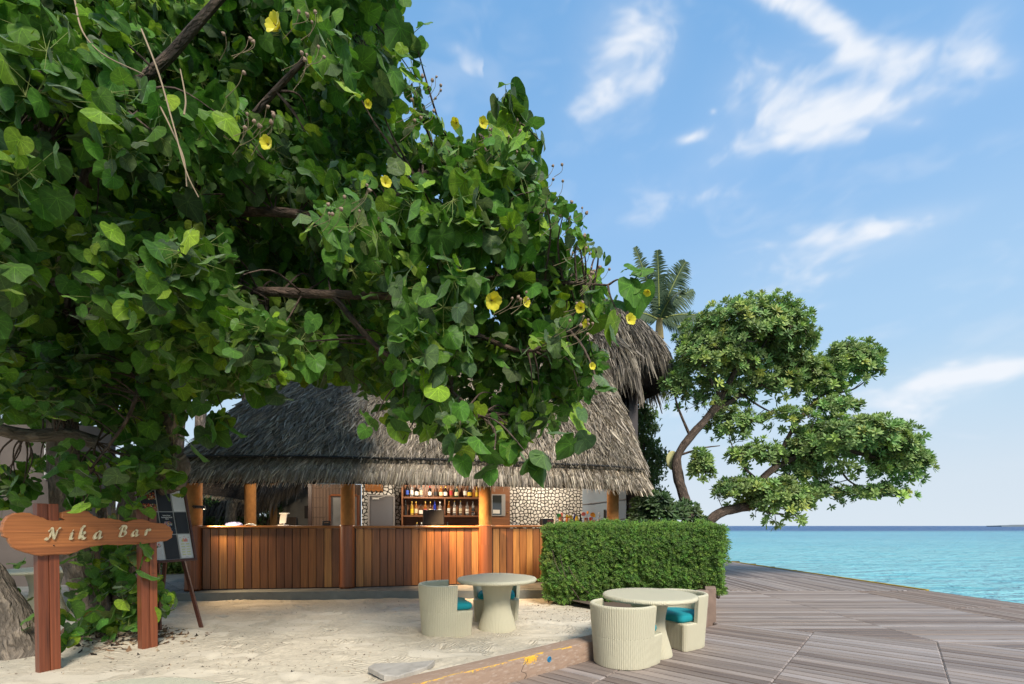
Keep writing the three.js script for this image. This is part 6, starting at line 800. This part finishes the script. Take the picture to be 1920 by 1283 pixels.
{
  const t = thing('beach_tree', V(0, 0, 0)); tag(t, 'wind-shaped spreading tree with crooked dark trunks behind the hedge by the sea', 'tree'); reseed(161);
  const D = 13;
  lobedTree(t, [[1395, 640, 122, 78, D, 620, 1], [1330, 690, 70, 70, D - 0.3, 190, 1], [1480, 660, 45, 60, D + 0.2, 120, 1], [1268, 735, 30, 45, D, 60, 1], [1592, 690, 55, 52, D + 0.4, 230, 1], [1540, 735, 45, 40, D + 0.3, 70, 0], [1600, 840, 105, 62, D - 0.2, 480, 1], [1690, 875, 50, 45, D - 0.3, 190, 1], [1530, 850, 60, 52, D, 190, 1], [1465, 945, 58, 48, D - 0.2, 230, 1], [1400, 925, 60, 32, D, 130, 1], [1420, 860, 55, 35, D, 85, 0], [1480, 790, 50, 30, D, 40, 0], [1315, 880, 22, 38, D - 0.3, 65, 1], [1375, 800, 55, 40, D + 0.3, 70, 0], [1440, 730, 70, 40, D + 0.4, 70, 0], [1540, 930, 55, 30, D + 0.1, 55, 0], [1640, 930, 60, 22, D, 60, 0], [1500, 890, 40, 40, D + 0.2, 70, 1], [1505, 705, 50, 40, D + 0.3, 100, 1], [1440, 700, 90, 40, D + 0.8, 120, 0], [1560, 770, 50, 30, D + 0.3, 70, 1], [1350, 750, 70, 40, D + 0.6, 80, 0]],
    [[[1300, 1060, D - 0.2], [1290, 960, D - 0.2], [1272, 895, D - 0.1], [1270, 860, D], [1292, 822, D], [1325, 785, D], [1352, 745, D], [1376, 700, D], [1395, 650, D], 0.165, 0.06], [[1300, 1060, D - 0.1], [1325, 985, D - 0.1], [1350, 962, D - 0.1], [1385, 953, D], [1415, 945, D], [1425, 905, D], [1450, 880, D], [1500, 855, D], [1560, 840, D - 0.1], [1630, 855, D - 0.2], 0.16, 0.05], [[1325, 785, D], [1390, 740, D + 0.2], [1450, 710, D + 0.2], [1510, 660, D + 0.2], 0.08, 0.025], [[1352, 745, D], [1320, 690, D - 0.2], [1300, 640, D - 0.2], 0.06, 0.02], [[1376, 700, D], [1430, 650, D], [1450, 600, D + 0.1], 0.05, 0.02], [[1295, 820, D], [1270, 760, D], [1262, 720, D], 0.045, 0.015], [[1270, 855, D], [1320, 840, D - 0.1], [1350, 836, D - 0.1], 0.035, 0.012], [[1450, 880, D], [1490, 800, D + 0.2], [1540, 740, D + 0.3], [1590, 690, D + 0.4], 0.075, 0.025], [[1500, 855, D], [1570, 800, D], [1620, 800, D], 0.05, 0.02], [[1630, 855, D - 0.2], [1680, 870, D - 0.3], [1720, 890, D - 0.3], 0.05, 0.015], [[1415, 945, D], [1440, 960, D - 0.1], [1470, 965, D - 0.2], 0.06, 0.02], [[1560, 840, D - 0.1], [1590, 900, D], [1650, 925, D], 0.04, 0.012], [[1390, 740, D + 0.2], [1440, 770, D + 0.3], [1500, 790, D + 0.3], 0.035, 0.01], [[1540, 740, D + 0.3], [1600, 730, D + 0.4], [1640, 700, D + 0.4], 0.035, 0.012], [[1425, 905, D], [1390, 870, D], [1370, 830, D + 0.1], 0.04, 0.012]],
    [0.215, 0.345, 0.085], 0.86, barkMat(0.15, 0.105, 0.08), 0.7, 0.36, 1.8);
}
{ const t = thing('float_disc', at(1262, 864, 13.3), 0.5); tag(t, 'pale yellow round disc hanging behind the crooked tree trunk', 'disc'); part('disc', lathe([[0, -0.03], [0.25, -0.03], [0.28, 0], [0.25, 0.03], [0, 0.03]], 24).rotateX(Math.PI / 2), mat({ color: lin(0.42, 0.40, 0.18), roughness: 0.8 }), t); part('eye_ring', new THREE.TorusGeometry(0.04, 0.012, 6, 14).translate(0.1, 0.06, 0.035), mat({ color: lin(0.2, 0.18, 0.08) }), t); }
{ const t = thing('beach_shrub', V(0, 0, 0)); tag(t, 'dark green broad-leaved shrub between the hedge top and the bar corner', 'shrub'); reseed(171); lobedTree(t, [[1225, 955, 40, 34, 10.6, 95, 1], [1265, 968, 50, 28, 10.9, 90, 1], [1310, 985, 18, 14, 10.9, 18, 0], [1215, 1000, 50, 20, 10.3, 60, 0], [1200, 985, 20, 40, 10.7, 40, 1]], [[[1240, 1080, 10.6], [1235, 1000, 10.6], [1225, 960, 10.6], 0.05, 0.02], [[1240, 1080, 10.6], [1262, 1010, 10.8], [1280, 975, 10.9], 0.045, 0.015]], [0.065, 0.135, 0.03], 1.0, barkMat(0.15, 0.11, 0.08), 0.8, 0.4); }
// ---------------------------------------------------------------- small-leaved trees and shrubs further back
const clump = (() => { reseed(5); const l = []; for (let i = 0; i < 16; i++) l.push(smallLeaf.clone().scale(0.16, 0.14, 0.14).applyMatrix4(new THREE.Matrix4().makeRotationFromEuler(new THREE.Euler(rr(0.2, 2.2), rr(0, 6.3), 0, 'YXZ'))).translate(rr(-0.13, 0.13), rr(-0.1, 0.1), rr(-0.13, 0.13))); return merged(l); })();
function bushyTree(name, label, category, lobes, trunk, color, size = 1, group) {
  const t = thing(name, V(0, 0, 0)); tag(t, label, category, group); const list = [];
  for (const [px, py, rx, ry, d, n] of lobes) for (let i = 0; i < n; i++) { const q = rdir(), k = Math.pow(R(), 0.3), lump = 1 + 0.6 * (fbm3(q.x * 2.5 + px, q.y * 2.5, q.z * 2.5 + d, 3, 7) - 0.5), g = rr(0.65, 1.4); list.push({ m: new THREE.Matrix4().compose(at(px, py, d).add(q.clone().multiply(V(rx / F * d, ry / F * d, Math.min(rx, ry) / F * d)).multiplyScalar(k * lump)), new THREE.Quaternion().setFromEuler(new THREE.Euler(rr(-0.6, 0.6), rr(0, 6.3), rr(-0.6, 0.6))), V(1, 1, 1).multiplyScalar(size * rr(0.7, 1.3))), c: lin(color[0] * g * rr(0.8, 1.3), color[1] * g, color[2] * g) }); }
  copies('crown', clump, broadM, list, t); if (trunk) part('trunk', limb(trunk.slice(0, -2).map((a) => at(...a)), trunk.slice(-2), 10, 0.2, 6, 3), barkMat(0.2, 0.15, 0.12), t); return t;
}
reseed(181);
bushyTree('shore_tree', 'light green leafy tree just right of the thatched eave', 'tree', [[1205, 800, 26, 40, 16.5, 150], [1220, 870, 26, 45, 16.5, 160], [1190, 740, 20, 30, 16.5, 50], [1215, 930, 30, 30, 16.5, 80], [1205, 690, 16, 18, 16.5, 22]], [[1205, 1060, 16.5], [1208, 930, 16.5], [1205, 800, 16.5], 0.14, 0.05], [0.11, 0.19, 0.045], 1);
bushyTree('path_shrub', 'green shrub bank seen through the left end of the bar', 'shrub', [[400, 965, 60, 45, 14.5, 420], [470, 965, 50, 45, 15, 260], [330, 975, 60, 40, 15, 220], [340, 1055, 40, 26, 12.2, 200]], null, [0.17, 0.31, 0.06], 0.75);
bushyTree('garden_tree', 'dense green tree standing behind the sign at the far left', 'tree', [[-120, 700, 260, 260, 11, 900], [40, 560, 220, 200, 12, 800], [-60, 960, 120, 60, 10.5, 200]], [[20, 1080, 11.5], [30, 900, 11.5], [40, 640, 11.7], 0.25, 0.12], [0.07, 0.15, 0.03], 1.3);
bushyTree('palm_grove_shrub', 'bright green tree behind the left slope of the thatched roof', 'tree', [[330, 640, 150, 120, 17, 700], [480, 560, 150, 110, 18, 700], [250, 480, 180, 150, 18, 700], [560, 640, 110, 60, 18.5, 380], [440, 690, 70, 50, 17, 200]], [[330, 1020, 17], [335, 860, 17], [350, 680, 17], 0.2, 0.1], [0.12, 0.23, 0.04], 1.6);
for (const [px, d, lean, label] of [[378, 14.2, 0, 'slim grey palm trunk rising behind the left end of the thatch, left of the other'], [462, 17, 6, 'slim grey palm trunk rising behind the left slope of the thatch, right of the other']]) { const t = thing('slim_palm', V(0, 0, 0)); tag(t, label, 'palm'); part('trunk', limb([at(px - lean, 1050, d), at(px - 4, 880, d), at(px, 720, d), at(px + 2, 560, d), at(px + 12, 430, d)], [0.17, 0.12], 12, 0.1, 14, 5), barkMat(0.36, 0.28, 0.23), t); }
{ const t = thing('path_tree', V(0, 0, 0)); tag(t, 'grey-brown tree trunk seen between the first two left columns', 'tree'); part('trunk', limb([at(424, 1040, 13.5), at(430, 985, 13.5), at(438, 930, 13.5), at(450, 850, 13.5)], [0.16, 0.12], 14, 0.2, 8, 6), barkMat(0.27, 0.22, 0.17), t); }
// ---------------------------------------------------------------- pale building far left behind the tree
{
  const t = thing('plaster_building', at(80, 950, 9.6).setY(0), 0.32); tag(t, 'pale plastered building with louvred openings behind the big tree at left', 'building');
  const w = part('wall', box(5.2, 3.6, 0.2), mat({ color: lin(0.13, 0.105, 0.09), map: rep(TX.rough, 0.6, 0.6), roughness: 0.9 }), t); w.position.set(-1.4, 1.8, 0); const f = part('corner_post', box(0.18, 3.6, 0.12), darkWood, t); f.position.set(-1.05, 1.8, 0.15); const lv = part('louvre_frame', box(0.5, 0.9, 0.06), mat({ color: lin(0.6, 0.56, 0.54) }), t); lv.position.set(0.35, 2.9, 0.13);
  for (let i = 0; i < 12; i++) { const s = part('slat', box(0.44, 0.012, 0.05), mat({ color: lin(0.42, 0.36, 0.35) }), t); s.position.set(0.35, 2.5 + i * 0.07, 0.18); s.rotation.x = 0.5; }
  const d = part('dark_opening', box(0.7, 2.6, 0.06), mat({ color: lin(0.03, 0.024, 0.02) }), t); d.position.set(-1.9, 1.6, 0.12);
}
// ---------------------------------------------------------------- taller building behind the bar: glazed corner under two tiers of thatch
{
  const t = thing('thatched_house', V(0, 0, 0)); tag(t, 'taller dark-framed house with two tiers of thatch behind the bar', 'house'); reseed(191);
  const fr = vWood(0.055, 0.04, 0.038, 0.5), P = (w, h, d, x, y, dd, m, name) => { const o = part(name, box(w, h, d, 0.006), m, t); o.position.set(x, y, -dd); return o; };
  P(0.26, 6.2, 0.26, 3.42, 3.1, 13.2, fr, 'corner_post'); P(0.12, 6.0, 0.16, 2.72, 3.0, 13.2, fr, 'mullion'); P(0.12, 6.0, 0.16, 1.5, 3.0, 13.2, fr, 'mullion'); P(3.4, 0.2, 0.2, 1.6, 5.4, 13.19, fr, 'transom'); P(2.9, 0.16, 0.18, 1.7, 3.3, 13.19, fr, 'transom');
  const gl = phys({ color: lin(0.012, 0.014, 0.018), roughness: 0.06, clearcoat: 1, clearcoatRoughness: 0.03 }); P(0.56, 5.6, 0.04, 3.03, 3.0, 13.22, gl, 'window_pane'); P(1.1, 5.6, 0.04, 2.11, 3.0, 13.22, gl, 'window_pane'); P(0.04, 5.6, 3.2, 3.44, 3.0, 15, gl, 'side_glazing'); P(0.2, 6.2, 0.2, 3.44, 3.1, 16.6, fr, 'rear_post');
  P(0.5, 0.05, 0.05, 3.05, 1.66, 13.1, mat({ color: lin(0.35, 0.35, 0.36), metalness: 0.5, roughness: 0.4 }), 'door_rail');
  const tier = (eave, peak, y0, y1, name, n, droop) => { const cols = eave.map(([x, d], i) => { const p = peak[i], q = (k, dy) => V(lerp(x, p[0], k), y0 + dy, -lerp(d, p[1], k)); return [q(-0.0, 0), q(0.06, 0.5), q(0.18, 1.05), q(0.55, (y1 - y0) * 0.8), q(1, y1 - y0)]; }); thatch(t, name, cols, false, n, 0.5, (u, v, p) => 0.29 * (0.7 + 0.7 * fbm3(p.x * 2, p.y * 2, p.z * 2, 3, 2)), { messy: 0.25, lift: 0.12, droop, width: 1.25 }); };
  tier([[0.0, 12.1], [1.0, 11.95], [2.2, 11.95], [3.0, 12.05], [3.4, 12.5], [3.45, 13.4]], [[0.3, 14], [1.0, 14], [1.8, 14], [2.1, 14], [2.3, 14.1], [2.3, 14.3]], 5.35, 7.4, 'eave_thatch', 4200, 0.4);
  tier([[0.2, 12.8], [1.6, 12.4], [2.8, 12.45], [4.0, 12.75], [4.65, 13.4], [4.95, 14.6], [4.7, 16], [4.0, 17.2]], [[1.3, 15], [1.7, 15], [2.0, 15], [2.2, 15], [2.3, 15.1], [2.3, 15.2], [2.2, 15.3], [2.0, 15.4]], 6.05, 8.75, 'roof_thatch', 7500, 0.45);
  const cap = new THREE.Shape([[0.4, 12.9], [1.7, 12.55], [2.8, 12.6], [3.9, 12.95], [4.45, 13.6], [4.7, 14.6], [4.45, 15.9], [3.7, 17], [0.4, 17]].map(([x, d]) => new THREE.Vector2(x, d))); const s = part('soffit', new THREE.ExtrudeGeometry(cap, { depth: 0.06, bevelEnabled: false }).rotateX(-Math.PI / 2).translate(0, 6.3, 0), mat({ color: lin(0.035, 0.028, 0.024), roughness: 1 }), t);
}
// ---------------------------------------------------------------- coconut palm beyond the house
{
  const t = thing('coconut_palm', at(1236, 600, 18).setY(0)); tag(t, 'coconut palm with raised fronds beyond the upper thatched roof', 'palm'); reseed(201); const yc = at(1236, 612, 18).y;
  part('trunk', limb([V(-1.9, 0, 0), V(-1.65, 4, 0), V(-1.0, 6.8, 0), V(0, yc - 0.2, 0)], [0.2, 0.17, 0.15, 0.13], 12, 0.1, 14, 5), barkMat(0.3, 0.24, 0.19), t); part('crown_shaft', limb([V(0, yc - 0.5, 0), V(0, yc + 0.1, 0), V(0.02, yc + 0.7, 0)], [0.17, 0.07], 12, 0.25, 6, 2), mat({ color: lin(0.26, 0.19, 0.08), roughness: 0.9 }), t);
  const green = phys({ color: lin(0.06, 0.1, 0.04), roughness: 0.9, transmission: 0.25, thickness: 0, clearcoat: 0.25, clearcoatRoughness: 0.35, side: THREE.DoubleSide }), rach = mat({ color: lin(0.28, 0.3, 0.07), roughness: 0.6 });
  for (const [dx, dy, dz, len, sag, lw] of [[-0.36, 1, 0.2, 2.9, 0.15, 0.7], [-0.12, 1, 0.35, 2.5, 0.1, 0.8], [0.1, 1, -0.3, 2.4, 0.12, 0.9], [0.32, 1, 0.15, 2.6, 0.35, 1.15], [0.55, 0.85, -0.2, 2.5, 0.6, 1.1], [0.95, 0.35, 0.3, 2.0, 0.9, 1.0], [1, 0.2, -0.5, 2.1, 1.0, 1], [-0.9, 0.42, 0.2, 2.0, 0.7, 0.9], [-0.7, 0.5, -0.5, 2.2, 0.9, 0.9], [0.15, 0.7, 0.9, 2.0, 0.8, 0.9], [-0.3, 0.8, -0.8, 2.2, 0.6, 0.9]]) {
    const dir = V(dx, dy, dz).normalize(), P = (k) => V(0, yc + 0.25, 0).addScaledVector(dir, k * len).add(V(dx * k * k * 0.35, -sag * k * k * 1.1, 0)), cv = new THREE.CatmullRomCurve3([0, 0.25, 0.5, 0.75, 1].map(P)), pos = [];
    for (let i = 3; i < 60; i++) { const k = i / 60, p = cv.getPoint(k), tn = cv.getTangent(k), sd = tn.clone().cross(V(dx * 0.3, 0.2, 1)).normalize(); for (const s of [-1, 1]) { const L = lw * 0.62 * Math.sin(Math.PI * (0.16 + k * 0.76)) * rr(0.8, 1.1), d = sd.clone().multiplyScalar(s * 0.72).addScaledVector(tn, 0.62).add(V(0, -0.32 - 0.3 * R(), 0.12 * rg())).normalize(), w = tn.clone().multiplyScalar(0.024), m = p.clone().addScaledVector(d, L * 0.5), e = p.clone().addScaledVector(d, L).add(V(0, -L * 0.18, 0)); for (const q of [p.clone().sub(w), p.clone().add(w), m.clone().add(w), p.clone().sub(w), m.clone().add(w), m.clone().sub(w), m.clone().sub(w), m.clone().add(w), e]) pos.push(q.x, q.y, q.z); } }
    const g = new THREE.BufferGeometry(); g.setAttribute('position', new THREE.Float32BufferAttribute(pos, 3)); g.computeVertexNormals(); const f = part('frond', clean(g), green, t); part('frond_rib', limb([0, 0.25, 0.5, 0.75, 1].map(P), [0.035, 0.006], 5, 0, 4), rach, f);
  }
}
renderer.render(scene, camera);
